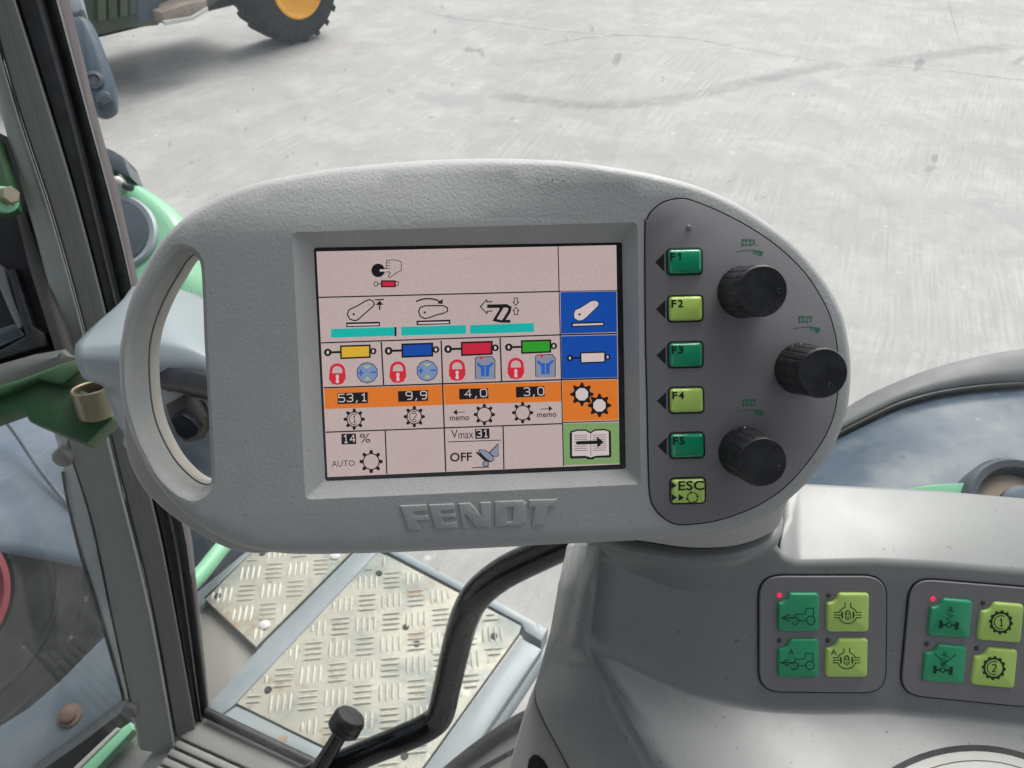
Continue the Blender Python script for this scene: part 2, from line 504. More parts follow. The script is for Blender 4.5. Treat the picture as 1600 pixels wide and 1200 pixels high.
def make_glass(name, tint=(0.975, 0.985, 0.98), dirt=0.07):
    m, t, b = new_mat(name)
    t.nodes.remove(b)
    out = t.nodes['Material Output']
    tr = N(t, 'ShaderNodeBsdfTransparent'); tr.inputs[0].default_value = (*tint, 1)
    gl = N(t, 'ShaderNodeBsdfGlossy'); gl.inputs['Roughness'].default_value = 0.02
    df = N(t, 'ShaderNodeBsdfDiffuse'); df.inputs[0].default_value = (0.62, 0.64, 0.62, 1)
    lw_ = N(t, 'ShaderNodeLayerWeight'); lw_.inputs['Blend'].default_value = 0.5
    pw = t.nodes.new('ShaderNodeMath'); pw.operation = 'POWER'; pw.inputs[1].default_value = 5.0
    t.links.new(lw_.outputs['Facing'], pw.inputs[0])
    ma = t.nodes.new('ShaderNodeMath'); ma.operation = 'MULTIPLY_ADD'; ma.inputs[1].default_value = 0.7; ma.inputs[2].default_value = 0.03
    t.links.new(pw.outputs[0], ma.inputs[0])
    mx = N(t, 'ShaderNodeMixShader')
    t.links.new(ma.outputs[0], mx.inputs[0]); t.links.new(tr.outputs[0], mx.inputs[1]); t.links.new(gl.outputs[0], mx.inputs[2])
    film = ramp(t, noise(t, 5, 6, 0.65), 0.45, 0.9, (0.012,) * 3, (dirt,) * 3)
    spots = ramp(t, noise(t, 75, 2, 0.4), 0.735, 0.78, (0, 0, 0), (0.28,) * 3)
    mm = t.nodes.new('ShaderNodeMath'); mm.operation = 'ADD'; mm.use_clamp = True
    t.links.new(film, mm.inputs[0]); t.links.new(spots, mm.inputs[1])
    m2 = N(t, 'ShaderNodeMixShader')
    t.links.new(mm.outputs[0], m2.inputs[0]); t.links.new(mx.outputs[0], m2.inputs[1]); t.links.new(df.outputs[0], m2.inputs[2])
    t.links.new(m2.outputs[0], out.inputs['Surface'])
    return m
M['glass'] = make_glass('dusty_window_glass')
M['glass_corner'] = make_glass('corner_window_glass', dirt=0.03)
# ---- screen colours (what the panel gives off)
S = {}
for k, c in dict(bg=(205, 184, 181), black=(22, 18, 22), cyan=(20, 186, 176), yellow=(226, 180, 52), blue=(14, 76, 170), red=(208, 36, 62), green=(48, 160, 42),
                 orange=(226, 122, 40), lime=(134, 170, 108), white=(224, 208, 206), grey=(140, 146, 166), skyb=(128, 148, 184), lock=(214, 40, 60), bico=(40, 100, 196), yel2=(200, 190, 110)).items():
    S[k] = emis('lcd_' + k, c, 0.80 if k in ('bg', 'white', 'lime') else 0.86, 0.10 if k in ('bg', 'orange', 'lime', 'cyan', 'blue') else 0.05)

# ------------------------------------------------------------------ text and line drawing on planes
def text_tris(s, bold=0.0):
    cu = bpy.data.curves.new('t', 'FONT'); cu.body = s; cu.size = 1.0; cu.resolution_u = 3
    cu.offset = bold
    ob = bpy.data.objects.new('t', cu); COL.objects.link(ob)
    dg = bpy.context.evaluated_depsgraph_get()
    me = bpy.data.meshes.new_from_object(ob.evaluated_get(dg))
    V = [(v.co.x, v.co.y) for v in me.vertices]; F = [tuple(p.vertices) for p in me.polygons]
    bpy.data.meshes.remove(me); bpy.data.objects.remove(ob); bpy.data.curves.remove(cu)
    return V, F
def text_px(s, quad, bold=0.0):
    """letters stretched into a pixel quad (TL, TR, BR, BL)"""
    V, F = text_tris(s, bold)
    x0 = min(v[0] for v in V); x1 = max(v[0] for v in V); y0 = min(v[1] for v in V); y1 = max(v[1] for v in V)
    tl, tr, br, bl = [Vector(q) for q in quad]
    out = []
    for x, y in V:
        a = (x - x0) / (x1 - x0); b = (y - y0) / (y1 - y0)
        out.append((bl * (1 - a) + br * a) * (1 - b) + (tl * (1 - a) + tr * a) * b)
    return ('tris', out, F)
def tbox(s, x0, y0, x1, y1, bold=0.0, sl=0.0):
    d = sl * (x1 - x0)
    return text_px(s, [(x0, y0), (x1, y0 + d), (x1, y1 + d), (x0, y1)], bold)
_DG = {'0': [[(0.8,0),(3.2,0),(4,1),(4,5),(3.2,6),(0.8,6),(0,5),(0,1),(0.8,0)]], '1': [[(0.6,1.4),(2.2,0),(2.2,6)], [(0.8,6),(3.6,6)]], '2': [[(0,1),(0.8,0),(3.2,0),(4,1),(4,2.2),(0,6),(4,6)]],
 '3': [[(0,0.8),(0.8,0),(3.2,0),(4,0.8),(4,2.2),(3.2,3),(1.5,3)], [(3.0,3),(4,3.8),(4,5.2),(3.2,6),(0.8,6),(0,5.2)]], '4': [[(3,6),(3,0),(0,4),(4,4)]],
 '5': [[(4,0),(0,0),(0,2.6),(3.2,2.6),(4,3.4),(4,5.2),(3.2,6),(0.6,6),(0,5.4)]], '9': [[(4,2.4),(3.4,3.2),(0.8,3.2),(0,2.4),(0,0.8),(0.8,0),(3.2,0),(4,0.8),(4,4.6),(3.2,6),(0.8,6)]], ',': [[(1.4,5.2),(1.4,6.2),(0.6,7.2)]]}
def digits(s, quad, wd):
    """single-stroke numerals inside a pixel quad"""
    tl, tr, br, bl = [Vector(q) for q in quad]
    tot = sum(2.6 if c == ',' else 4 for c in s) + 1.6 * (len(s) - 1)
    x = 0; out = []
    for c in s:
        for l in _DG[c]:
            out.append(stroke([(tl * (1 - (x + p[0]) / tot) + tr * ((x + p[0]) / tot)) * (1 - p[1] / 6) + (bl * (1 - (x + p[0]) / tot) + br * ((x + p[0]) / tot)) * (p[1] / 6) for p in l], wd))
        x += (2.6 if c == ',' else 4) + 1.6
    return out
def stroke(pts, wd, closed=False):
    P = [Vector(p) for p in pts]; n = len(P)
    L = []; R = []
    for i in range(n):
        a = P[i - 1] if (i or closed) else None
        c = P[(i + 1) % n] if (i < n - 1 or closed) else None
        d1 = (P[i] - a).normalized() if a is not None else (c - P[i]).normalized()
        d2 = (c - P[i]).normalized() if c is not None else d1
        n1 = Vector((-d1.y, d1.x)); n2 = Vector((-d2.y, d2.x)); m = n1 + n2
        if m.length < 0.2: m = n1
        m.normalize(); k = max(0.5, m.dot(n1))
        L.append(P[i] + m * wd / 2 / k); R.append(P[i] - m * wd / 2 / k)
    F = []
    for i in range(n if closed else n - 1):
        j = (i + 1) % n; F.append((i, j, n + j, n + i))
    return ('tris', L + R, F)
def poly(pts):
    return ('tris', [Vector(p) for p in pts], [tuple(range(len(pts)))])
def disc(x, y, rx, ry=None, n=20, a0=0.0):
    ry = ry or rx
    return poly([(x + rx * math.cos(a0 + 2 * math.pi * i / n), y + ry * math.sin(a0 + 2 * math.pi * i / n)) for i in range(n)])
def circ(x, y, r, wd, n=24, a0=0, a1=360, ry=None):
    ry = ry or r
    full = abs(a1 - a0) >= 360
    k = n if full else n + 1
    return stroke([(x + r * math.cos(math.radians(a0 + (a1 - a0) * i / n)), y + ry * math.sin(math.radians(a0 + (a1 - a0) * i / n))) for i in range(k)], wd, full)
def rect(x0, y0, x1, y1, sl=0.0):
    d = sl * (x1 - x0)
    return poly([(x0, y0), (x1, y0 + d), (x1, y1 + d), (x0, y1)])
def draw(name, pl, layers, parent, off0, step=0.00005, smooth=None):
    """layers: [(material, [shapes])]; each later layer lies a hair above the one before"""
    V = []; F = []; mi = []; mats = []
    for li, (m, shapes) in enumerate(layers):
        if m not in mats: mats.append(m)
        for si, (kind, pts, fs) in enumerate(shapes):
            o = off0 + step * li + step * 0.03 * si
            b = len(V)
            V += [pl.hit(p[0], p[1], o) for p in pts]
            for f in fs:
                F.append(tuple(b + i for i in f)); mi.append(mats.index(m))
    ob = mesh(name, V, F, mats, parent, None, midx=mi, recalc=False)
    me = ob.data
    flip = [p.index for p in me.polygons if p.normal.dot(pl.n) < 0]
    if flip:
        bm = bmesh.new(); bm.from_mesh(me); bm.faces.ensure_lookup_table()
        bmesh.ops.reverse_faces(bm, faces=[bm.faces[i] for i in flip])
        bm.to_mesh(me); bm.free()
    return ob
# ================================================================== DISPLAY TERMINAL
T0 = D(735, 562, 0.295)
Tn = camn(0.05, -0.10, -1.0)
TP = Plane(T0, Tn, AX)
_uh = (TP.hit(971, 379) - TP.hit(491, 387)) + (TP.hit(977, 731) - TP.hit(509, 750))
TP = Plane(T0, Tn, _uh)
term = thing('display_terminal', D(1100, 850, 0.34), 'grey tractor display terminal with handle, lit colour screen and three black knobs', 'terminal')
OUT = [(560,252),(660,243.5),(735,242),(810,244.5),(885,250),(960,261),(1022,272.5),(1085,289),(1140,312),(1185,339),(1235,376),(1272,416),(1297,452),(1315,490),(1323,525),(1328,565),(1327,605),(1322,642),(1310,677),(1295,707),(1270,742),(1247,766),(1210,798),(1185,811),(1147,825),(1110,834),(1060,839.5),(1000,844),(885,850),(775,857),(640,864),(540,867),(465,867.5),(415,863),(375,855),(327,833),(290,808),(260,780),(235,750),(217,720),(202,690),(190,655),(182,620),(179,582),(179,550),(184,520),(190,490),(202,455),(220,420),(240,387),(265,357),(297,328),(335,305),(367,290),(410,277),(447,270),(497,260)]
HOLE = [(280,386),(300,390),(312,401),(318,418),(321,470),(323,530),(327,600),(331,675),(334,735),(331,760),(312,776),(295,777),(272,765),(242,735),(217,692),(203,650),(197,600),(197,550),(204,512),(217,478),(232,448),(247,424),(264,398)]
o_loop = cr(pxs(TP, OUT, -0.004), 3)
h_loop = cr(pxs(TP, HOLE, -0.003), 4)
SQO = [(456,363),(996,347),(1001,757),(477,781)]
SQI = [(490,386.8),(972,378.6),(978,733),(508.2,752)]
q_out = rquad(pxs(TP, SQO), 0.0022, 5)
q_in = rquad(pxs(TP, SQI, -0.006), 0.0012, 5)
def sstep(x, a, b):
    t = max(0.0, min(1.0, (x - a) / (b - a))); return t * t * (3 - 2 * t)
vtop = TP.uv(735, 350)[1]; vmax = TP.uv(735, 242)[1]
ukey = TP.uv(1000, 560)[0]; uleft = TP.uv(440, 560)[0]; umin = TP.uv(180, 560)[0]
vbot = TP.uv(735, 785)[1]; vmin = TP.uv(735, 860)[1]
def dome(u, v):
    right = 1 - sstep(u, ukey - 0.085, ukey + 0.002)
    d = -0.0085 * max(0, (v - vtop) / (vmax - vtop)) ** 1.25 * right
    d += -0.0045 * max(0, (uleft - u) / (uleft - umin)) ** 1.6
    d += -0.0015 * max(0, (vbot - v) / (vbot - vmin)) ** 2 * right
    return d
h_base = offset(ccw(h_loop), 0.0016)
HW = [(0.0, -0.0155), (0.0, -0.0050), (0.0005, -0.0024), (0.0013, -0.0009), (0.0026, 0.0)]
hp = solid('housing', TP, o_loop, M['housing'], term,
           [(0.0012, -0.0155), (0.0, -0.0145), (0.0, -0.0045), (0.0006, -0.0022), (0.0018, -0.0008), (0.0034, 0.0)],
           holes=[h_base, q_out], hprof=[HW, [(0.0, -0.0001), (0.0, 0.0)]], grid=0.0055, dome=dome, smooth=32)
# sloping frame round the screen
V = []; F = []
n = len(q_out)
for l, wv in ((q_out, -0.0002), (q_in, -0.006), (q_in, -0.0075)):
    V += [TP.w(p[0], p[1], wv) for p in ccw(l)]
for r in range(2):
    for i in range(n):
        F.append((r * n + i, r * n + (i + 1) % n, (r + 1) * n + (i + 1) % n, (r + 1) * n + i))
mesh('screen_bezel', V, F, M['housing'], term, 30)
# rear half of the case, a dark seam between the two
REAR = [(377,864),(362,861),(347,856),(315,840),(275,815),(240,788),(217,764),(197,728),(188,690),(186,640),(190,580),(198,520),(220,450),(262,384),(322,334),(400,302),(500,282),(700,268),(900,273),(1050,302),(1180,372),(1268,470),(1293,560),(1278,660),(1228,750),(1150,803),(1000,822),(700,842),(470,858),(410,866)]
r_loop = ccw(cr(pxs(TP, REAR, -0.018), 3))
seam_h = offset(h_base, -0.0012)
solid('case_seam', TP, offset(ccw(o_loop), 0.0035), M['gap'], term, [(0, -0.0165), (0, -0.0150)], holes=[seam_h], hprof=[[(0, -0.0165), (0, -0.0150)]], dome=dome)
solid('rear_shell', TP, r_loop, M['inner_wall'], term, [(0.004, -0.030), (0.001, -0.028), (0, -0.025), (0, -0.0168), (0.0006, -0.0162)],
      holes=[offset(h_base, 0.0004)], hprof=[[(0.0016, -0.0262), (0.0, -0.0255), (0.0, -0.0168), (0.0, -0.0162)]], dome=dome)
# brand letters raised out of the housing
def z4(x, y): return (600 + x / 4, 700 + y / 4)
LET = [
 ([(100,358),(265,350),(268,395),(185,398),(192,420),(275,415),(282,448),(208,455),(226,512),(150,520)], []),
 ([(278,352),(440,345),(443,387),(360,392),(363,412),(448,406),(450,432),(368,440),(375,465),(457,460),(460,500),(318,510)], []),
 ([(465,345),(540,340),(607,420),(600,338),(668,335),(662,492),(575,498),(508,415),(520,502),(488,508)], []),
 ([(692,332),(868,325),(890,345),(882,468),(850,485),(690,492)], [[(765,374),(808,370),(802,455),(770,460)]]),
 ([(905,322),(1083,318),(1075,345),(1060,365),(1025,368),(1005,470),(985,488),(920,488),(940,370),(900,372)], [])]
for lo, hs_ in LET:
    loop = rquad_all = pxs(TP, [z4(*p) for p in lo])
    holes_ = [pxs(TP, [z4(*p) for p in h]) for h in hs_]
    pr = [(-0.0003, -0.0012), (0, 0.0002), (0.0003, 0.0007), (0.0007, 0.0008)]
    solid('logo_letter', TP, loop, M['housing'], hp, pr, holes=holes_, hprof=[pr] * len(holes_), dome=dome, smooth=25)
# keypad panel let into the front, black gap round it
PANEL = [(1007.5,520),(1006.7,360),(1010,342),(1017.5,329),(1032,317),(1047,311),(1065,309),(1082,312),(1120,327),(1160,347),(1197,370),(1230,396),(1260,427),(1282,460),(1297,490),(1307,525),(1311,560),(1311,600),(1308,632),(1300,662),(1285,692),(1260,727),(1230,760),(1197,784),(1160,802),(1115,816),(1070,821),(1052,819),(1035,809),(1022,795),(1014.5,775),(1012,725),(1010,625)]
p_loop = ccw(cr(pxs(TP, PANEL, 0.0004), 3))
solid('panel_gap', TP, p_loop, M['gap'], term, [(0, -0.001), (0, 0.00015)])
kp = solid('keypad_panel', TP, offset(p_loop, 0.00055), M['panel'], term, [(0, 0.0), (0, 0.0003), (0.0003, 0.0005)])
lathe('light_sensor', TP.w(*TP.uv(1076, 356), 0.0), TP.n, [(0.0011, 0.0), (0.0011, 0.0009), (0.0007, 0.0013), (0.0001, 0.0014)], M['panel'], kp, 16)
# function keys
KEYS = [((1040.5,387.5),(1098.5,386),(1099,429.5),(1041.5,431),'F1','key_dark'), ((1042,461),(1099.5,459.5),(1100,503),(1042.5,504.5),'F2','key_light'),
        ((1042.5,533.5),(1100,532),(1100.5,575),(1043,576.5),'F3','key_dark'), ((1043.5,604.5),(1100.5,603),(1101.5,646),(1044.5,647.5),'F4','key_light'),
        ((1044.5,675.5),(1101.5,674),(1102.5,716.5),(1045.5,718),'F5','key_dark'), ((1046,746.5),(1103.5,745),(1104,787.5),(1046.5,789),'ESC','key_light')]
for tl, tr, br, bl, s, mk in KEYS:
    q = pxs(TP, [tl, tr, br, bl], 0.001)
    l = rquad(q, 0.0022, 5)
    solid('key_frame', TP, l, M['gap'], kp, [(0, 0.0003), (0, 0.0007), (0.0003, 0.0009)])
    k = solid('function_key', TP, offset(ccw(l), 0.0007), M[mk], term, [(0, 0.0006), (0, 0.0010), (0.0003, 0.0016), (0.0008, 0.0020), (0.0013, 0.0022)], smooth=60)
    x0, y0 = tl; x1, y1 = br
    if s != 'ESC':
        draw('key_legend', TP, [(M['ink'], [tbox('F', x0 + 7, y0 + 7.5, x0 + 15, y0 + 19.5, 0.03)] + ([tbox(s[1], x0 + 17, y0 + 7.2, x0 + 25.5, y0 + 19.2, 0.03)] if s != 'F1' else [poly([(x0 + 21, y0 + 7.2), (x0 + 23.6, y0 + 7.2), (x0 + 23.6, y0 + 19.2), (x0 + 21, y0 + 19.2), (x0 + 21, y0 + 10.6), (x0 + 18.2, y0 + 12), (x0 + 18.2, y0 + 9.6)])]))], k, 0.00228)
        draw('pointer_mark', TP, [(M['ink'], [poly([(x0 - 17, (y0 + y1) / 2 + 1), (x0 - 2.5, y0 + 8), (x0 - 2.5, y1 - 5)])])], kp, 0.00056)
    else:
        sh = [tbox('ESC', x0 + 14, y0 + 5, x1 - 3.5, y0 + 20, 0.018, -0.02), poly([(x0 + 3, y0 + 7), (x0 + 11.5, y0 + 12), (x0 + 3, y0 + 17.5)])]
        sh += [poly([(x0 + 3.5 + d, y0 + 25.5), (x0 + 12 + d, y0 + 31), (x0 + 3.5 + d, y0 + 36.5)]) for d in (0, 11)]
        cx, cy = x0 + 36, y0 + 31
        sh += [circ(cx, cy, 8.2, 1.4, 8, a, a + 62) for a in (10, 100, 190, 280)]
        for a in (75, 165, 255, 345):
            ca, sa = math.cos(math.radians(a)), math.sin(math.radians(a))
            p = Vector((cx + 8.2 * ca, cy + 8.2 * sa)); d = Vector((-sa, ca)); r_ = Vector((ca, sa))
            sh.append(poly([p - r_ * 2.4 - d, p + r_ * 2.4 - d, p + d * 3]))
        draw('key_legend', TP, [(M['ink'], sh)], k, 0.00228)
# rotary knobs, with worn green print above each
for bx, by, dot in ((1161, 456, (0.62, 0.02)), (1250, 576, (0.25, 0.45)), (1162, 706, (0.62, 0.25))):
    b = TP.hit(bx, by, 0.0006)
    R = 0.0099
    flute = lambda a, j: (1 - 0.035 * (max(0, math.cos(a * 18)) ** 6 if j in (2, 3, 4) else 0))
    kn = lathe('rotary_knob', b, TP.n, [(R * 1.02, -0.0004), (R * 1.02, 0.0006), (R * 1.0, 0.0010), (R * 0.97, 0.0120), (R * 0.955, 0.0190), (R * 0.93, 0.0196), (R * 0.905, 0.0202), (R * 0.88, 0.0204)], M['knob'], term, 144, 28, flute)
    dd = TP.u * dot[0] * R - TP.v * dot[1] * R
    lathe('knob_dot', b + dd + TP.n * 0.0203, TP.n, [(0.0011, 0), (0.0009, 0.0003), (0.0004, 0.00015)], M['knob'], kn, 14)
    if True:
        cx, cy = bx + 5, by - 62
        pts = [(cx - 16 + i * 4, cy - 2.5 * math.sin(i / 10 * math.pi) - (i * 0.1)) for i in range(11)]
        sh = [stroke([(p[0], p[1]) for p in pts], 2.2), poly([(cx + 12, cy - 4), (cx + 27, cy - 1), (cx + 24, cy + 7), (cx + 10, cy + 2)])]
        sh += [stroke([(cx - 6 + 6 * i, cy - 20), (cx - 6 + 6 * i, cy - 9 - 2 * (i % 2))], 3.4) for i in range(4)] + [stroke([(cx - 7, cy - 19), (cx + 13, cy - 19)], 3), stroke([(cx - 7, cy - 11), (cx + 10, cy - 11)], 2.6)]
        draw('worn_print', TP, [(M['ink_faded'], sh)], kp, 0.00056)
for x, y in ((1114, 623), (1205, 405), (1240, 495), (1180, 640), (1065, 667), (1080, 734), (1230, 640)):
    r_ = random.uniform(0.4, 0.9)
    draw('dirt_fleck', TP, [(M['ink'], [disc(x, y, r_ * 1.3, r_, 7)])], kp, 0.00056)
# pits and scuffs on the case
pits = [(860+random.gauss(0,16), 285+random.gauss(0,10)) for _ in range(22)] + [(466,293),(390,482),(379,523),(343,733),(368,786),(413,862),(707,819),(985,815),(870,852)]
draw('surface_pits', TP, [(M['ink'], [disc(x, y, random.uniform(0.4, 1.0), random.uniform(0.4, 0.8), 6) for x, y in pits if not (x > 1000)])], hp, 0.00012)['kind'] = 'stuff'
bm = bmesh.new(); me_ = [c for c in hp.children if c.name.startswith('surface_pits')][0].data; bm.from_mesh(me_)
for v_ in bm.verts:
    p = v_.co + world_off(hp) - TP.o
    v_.co += TP.n * dome(p.dot(TP.u), p.dot(TP.v))
bm.to_mesh(me_); bm.free()
# swivel mount under the terminal
zm = D(1100, 858, 0.342).z
NECK = [(930,822),(975,842),(1022,850),(1060,856),(1100,858),(1140,855.5),(1172,848),(1196,838),(1212,828),(1219,815),(1219,790),(1190,770),(1100,760),(1000,770),(940,795)]
HN = Plane((0, 0, zm), (0, 0, 1), AX)
nl = cr(pxs(HN, NECK), 4)
solid('swivel_mount', HN, nl, M['housing_smooth'], term, [(0.003, -0.0005), (0.0008, 0.0), (0.0, 0.001), (0.0, 0.030), (0.002, 0.032)], back=True)
solid('swivel_gap_shade', HN, offset(ccw(nl), 0.004), M['gap'], term, [(0, -0.010), (0, -0.0006)], back=True)  # black ring under the mount, shadow of the gap put into its colour

# ------------------------------------------------------------------ the lit screen
c1 = lambda x, y: (480 + x / 6.154, 370 + y / 6.154)
c2 = lambda x, y: (730 + x / 6.154, 370 + y / 6.154)
c3 = lambda x, y: (480 + x / 6.154, 560 + y / 6.154)
c4 = lambda x, y: (730 + x / 6.154, 560 + y / 6.154)
mp = lambda f, l: [f(*p) for p in l]
solid('screen_border', TP, rquad(pxs(TP, SQI, -0.0063), 0.0011, 4), M['screen_border'], term, [(0, -0.0073), (0, -0.0063)])
LIT = [(494.3,393),(963,383),(968,725.5),(511.7,745.5)]
SO = -0.00615
scr = draw('screen', TP, [(S['bg'], [poly(LIT)])], term, SO)
tag(scr, 'lit screen with coloured status cells and icons')
A = SO + 0.00006
B = A + 0.00006
Cc = B + 0.00008
def cell(mk, quad): return draw('screen_cell', TP, [(S[mk], [poly(quad)])], scr, A)
cell('blue', mp(c2, [(896,532),(1436,524),(1440,916),(902,932)]))
cell('blue', [c2(902,956), c2(1441,944), c4(1446,180), c4(910,194)])
cell('orange', mp(c4, [(914,216),(1447,205),(1453,588),(922,606)]))
cell('lime', mp(c4, [(922,628),(1456,614),(1466,1010),(930,1027)]))
cell('orange', mp(c3, [(163,292),(1302,256),(1308,448),(170,488)]))
cell('orange', [c3(1314,254), c4(902,224), c4(908,414), c3(1322,446)])
for q in (mp(c1, [(228,886),(842,868),(846,952),(230,970)]), mp(c1, [(902,866),(1526,848),(1528,932),(905,950)]), mp(c2, [(26,850),(640,828),(643,914),(28,934)])):
    draw('level_bar', TP, [(S['cyan'], [poly(q)])], scr, A)
grid_l = [([c1(110, 583), c2(880, 525)], 2.0), ([c1(135, 1020), c2(890, 943)], 2.0), ([c3(158, 283), c4(906, 205)], 2.2), ([c3(178, 710), c4(916, 627)], 2.0),
          ([c2(873, 92), c4(926, 1036)], 1.6), ([c1(712, 1010), c3(735, 255)], 2.2), ([c1(1288, 1000), c3(1332, 1088)], 2.2), ([c2(316, 972), c4(331, 218)], 2.2),
          ([c3(750, 695), c3(766, 1112)], 2.0), ([c4(345, 655), c4(353, 1064)], 2.0), ([c2(884, 524), c2(1440, 517)], 1.2), ([c2(892, 943), c2(1442, 930)], 2.4), ([c4(908, 204), c4(1450, 190)], 2.4), ([c4(918, 617), c4(1456, 600)], 1.6)]
for l, wd in grid_l:
    draw('grid_line', TP, [(S['black'], [stroke(l, wd)])], scr, B)
def icon(layers, name='screen_icon'):
    return draw(name, TP, [(S[k], sh) for k, sh in layers], scr, Cc)
def cyl(f, x, y, s, bw, bh, col, knobs=True, sl=-0.025):
    """hydraulic cylinder symbol: eye, rod, body, eye"""
    xl, yl = f(x, y)
    k = s
    bx = xl + 17 * k; by = yl - 0.5 * k
    return icon([('black', [disc(xl, yl, 6 * k), disc(xl + (66 + 5) * k, yl - 2 * k, 5.2 * k), stroke([(xl, yl), (xl + 20 * k, yl - 0.6 * k)], 3.4 * k),
                            poly([(bx + 2 * k, by - 10.5 * k), (bx + 50 * k, by - 12 * k), (bx + 50 * k, by + 9 * k), (bx + 2.5 * k, by + 11 * k)])]),
                 ('white', [disc(xl, yl, 1.9 * k, 2.8 * k), disc(xl + 71 * k, yl - 2 * k, 1.8 * k, 2.7 * k)]),
                 (col, [poly([(bx + 4.6 * k, by - 8 * k), (bx + 47.4 * k, by - 9.3 * k), (bx + 47.4 * k, by + 6.6 * k), (bx + 5 * k, by + 8.3 * k)])])])
cyl(c1, 198, 1112, 1.0, 0, 0, 'yellow')
cyl(c1, 783, 1097, 1.04, 0, 0, 'blue')
cyl(c1, 1355, 1080, 1.04, 0, 0, 'red')
cyl(c2, 400, 1062, 0.99, 0, 0, 'green')
cyl(c2, 988, 1166, 0.83, 0, 0, 'white')
x0, y0 = c1(660, 452)
icon([('black', [circ(x0, y0, 3, 1.2, 12, ry=3.6), circ(x0 + 33, y0 - 0.4, 2.6, 1.2, 12, ry=3.4), stroke([(x0 + 3, y0), (x0 + 9, y0)], 1.5), rect(x0 + 8, y0 - 5.5, x0 + 31, y0 + 5.5)]), ('red', [rect(x0 + 10.5, y0 - 3.3, x0 + 29, y0 + 3.6)])])
# hand turning a knob
icon([('black', [disc(*c1(682, 323), 10.6)]), ('white', [poly(mp(c1, [(698,314),(760,312),(762,332),(698,334)]))]),
      ('black', [stroke(mp(c1, [(740,308),(764,306),(758,290),(762,272),(758,258),(766,240),(764,224),(846,222),(880,232),(905,242),(906,322),(860,346),(820,374),(796,392),(780,382),(782,368),(800,352),(790,338),(752,338)]), 1.1),
                 stroke(mp(c1, [(764,250),(800,250)]), 0.9), stroke(mp(c1, [(762,278),(800,278)]), 0.9), stroke(mp(c1, [(764,306),(806,306)]), 0.9)])])
# lift arms and ground bars
icon([('black', [stroke(mp(c1, [(385,745),(400,705),(440,684),(480,665),(560,618),(598,604),(632,616),(646,648),(630,672),(520,768),(485,800),(450,806),(408,790)]), 1.9, True), disc(*c1(447,745), 1.8), disc(*c1(600,650), 0.7),
                 stroke(mp(c1, [(650,606),(738,604)]), 2.0), poly(mp(c1, [(656,656),(734,654),(696,614)])), stroke(mp(c1, [(697,704),(697,640)]), 2.2),
                 stroke(mp(c1, [(375,846),(700,838)]), 7.2), rect(616.4, 511.0, 619.6, 525.2)]), ('white', [stroke(mp(c1, [(386,849),(690,842)]), 2.6)])])
icon([('black', [stroke(mp(c1, [(1070,720),(1085,680),(1130,664),(1200,662),(1310,662),(1350,685),(1348,716),(1310,736),(1240,752),(1180,776),(1130,786),(1090,768)]), 1.9, True), disc(*c1(1130,727), 1.8), disc(*c1(1308,706), 0.7),
                 stroke(cr(mp(c1, [(1045,622),(1110,600),(1190,596),(1250,610),(1278,630)]), 4, False), 2.3), poly(mp(c1, [(1302,596),(1302,646),(1250,640)])),
                 stroke(mp(c1, [(1052,828),(1376,818)]), 7.0)]), ('white', [stroke(mp(c1, [(1068,830),(1362,822)]), 2.6)])])
icon([('black', [stroke(mp(c2, [(244,624),(190,626),(186,606),(126,672),(190,738),(192,716),(244,714)]), 1.7), stroke(mp(c2, [(192,668),(390,664)]), 5.6),
                 stroke(mp(c2, [(310,680),(330,690),(262,800),(330,814)]), 4.2), stroke(mp(c2, [(380,664),(412,680),(404,720),(345,812),(416,812)]), 4.6),
                 stroke(mp(c2, [(452,588),(482,588),(482,628),(494,630),(467,658),(440,630),(452,628)]), 1.3, True), stroke(mp(c2, [(452,748),(484,748),(484,712),(498,710),(468,678),(440,710),(452,714)]), 1.3, True)])])
icon([('black', [stroke(mp(c2, [(1026,745),(1040,706),(1080,690),(1130,660),(1190,622),(1232,614),(1262,632),(1258,662),(1150,768),(1110,800),(1070,804),(1034,784)]), 2.6, True), stroke(mp(c2, [(1000,846),(1318,836)]), 6.6)]),
      ('white', [poly(mp(c2, [(1026,745),(1040,706),(1080,690),(1130,660),(1190,622),(1232,614),(1262,632),(1258,662),(1150,768),(1110,800),(1070,804),(1034,784)])), stroke(mp(c2, [(1016,847),(1306,838)]), 2.8)]),
      ('black', [disc(*c2(1080,746), 1.8), disc(*c2(1228,656), 0.7)])])
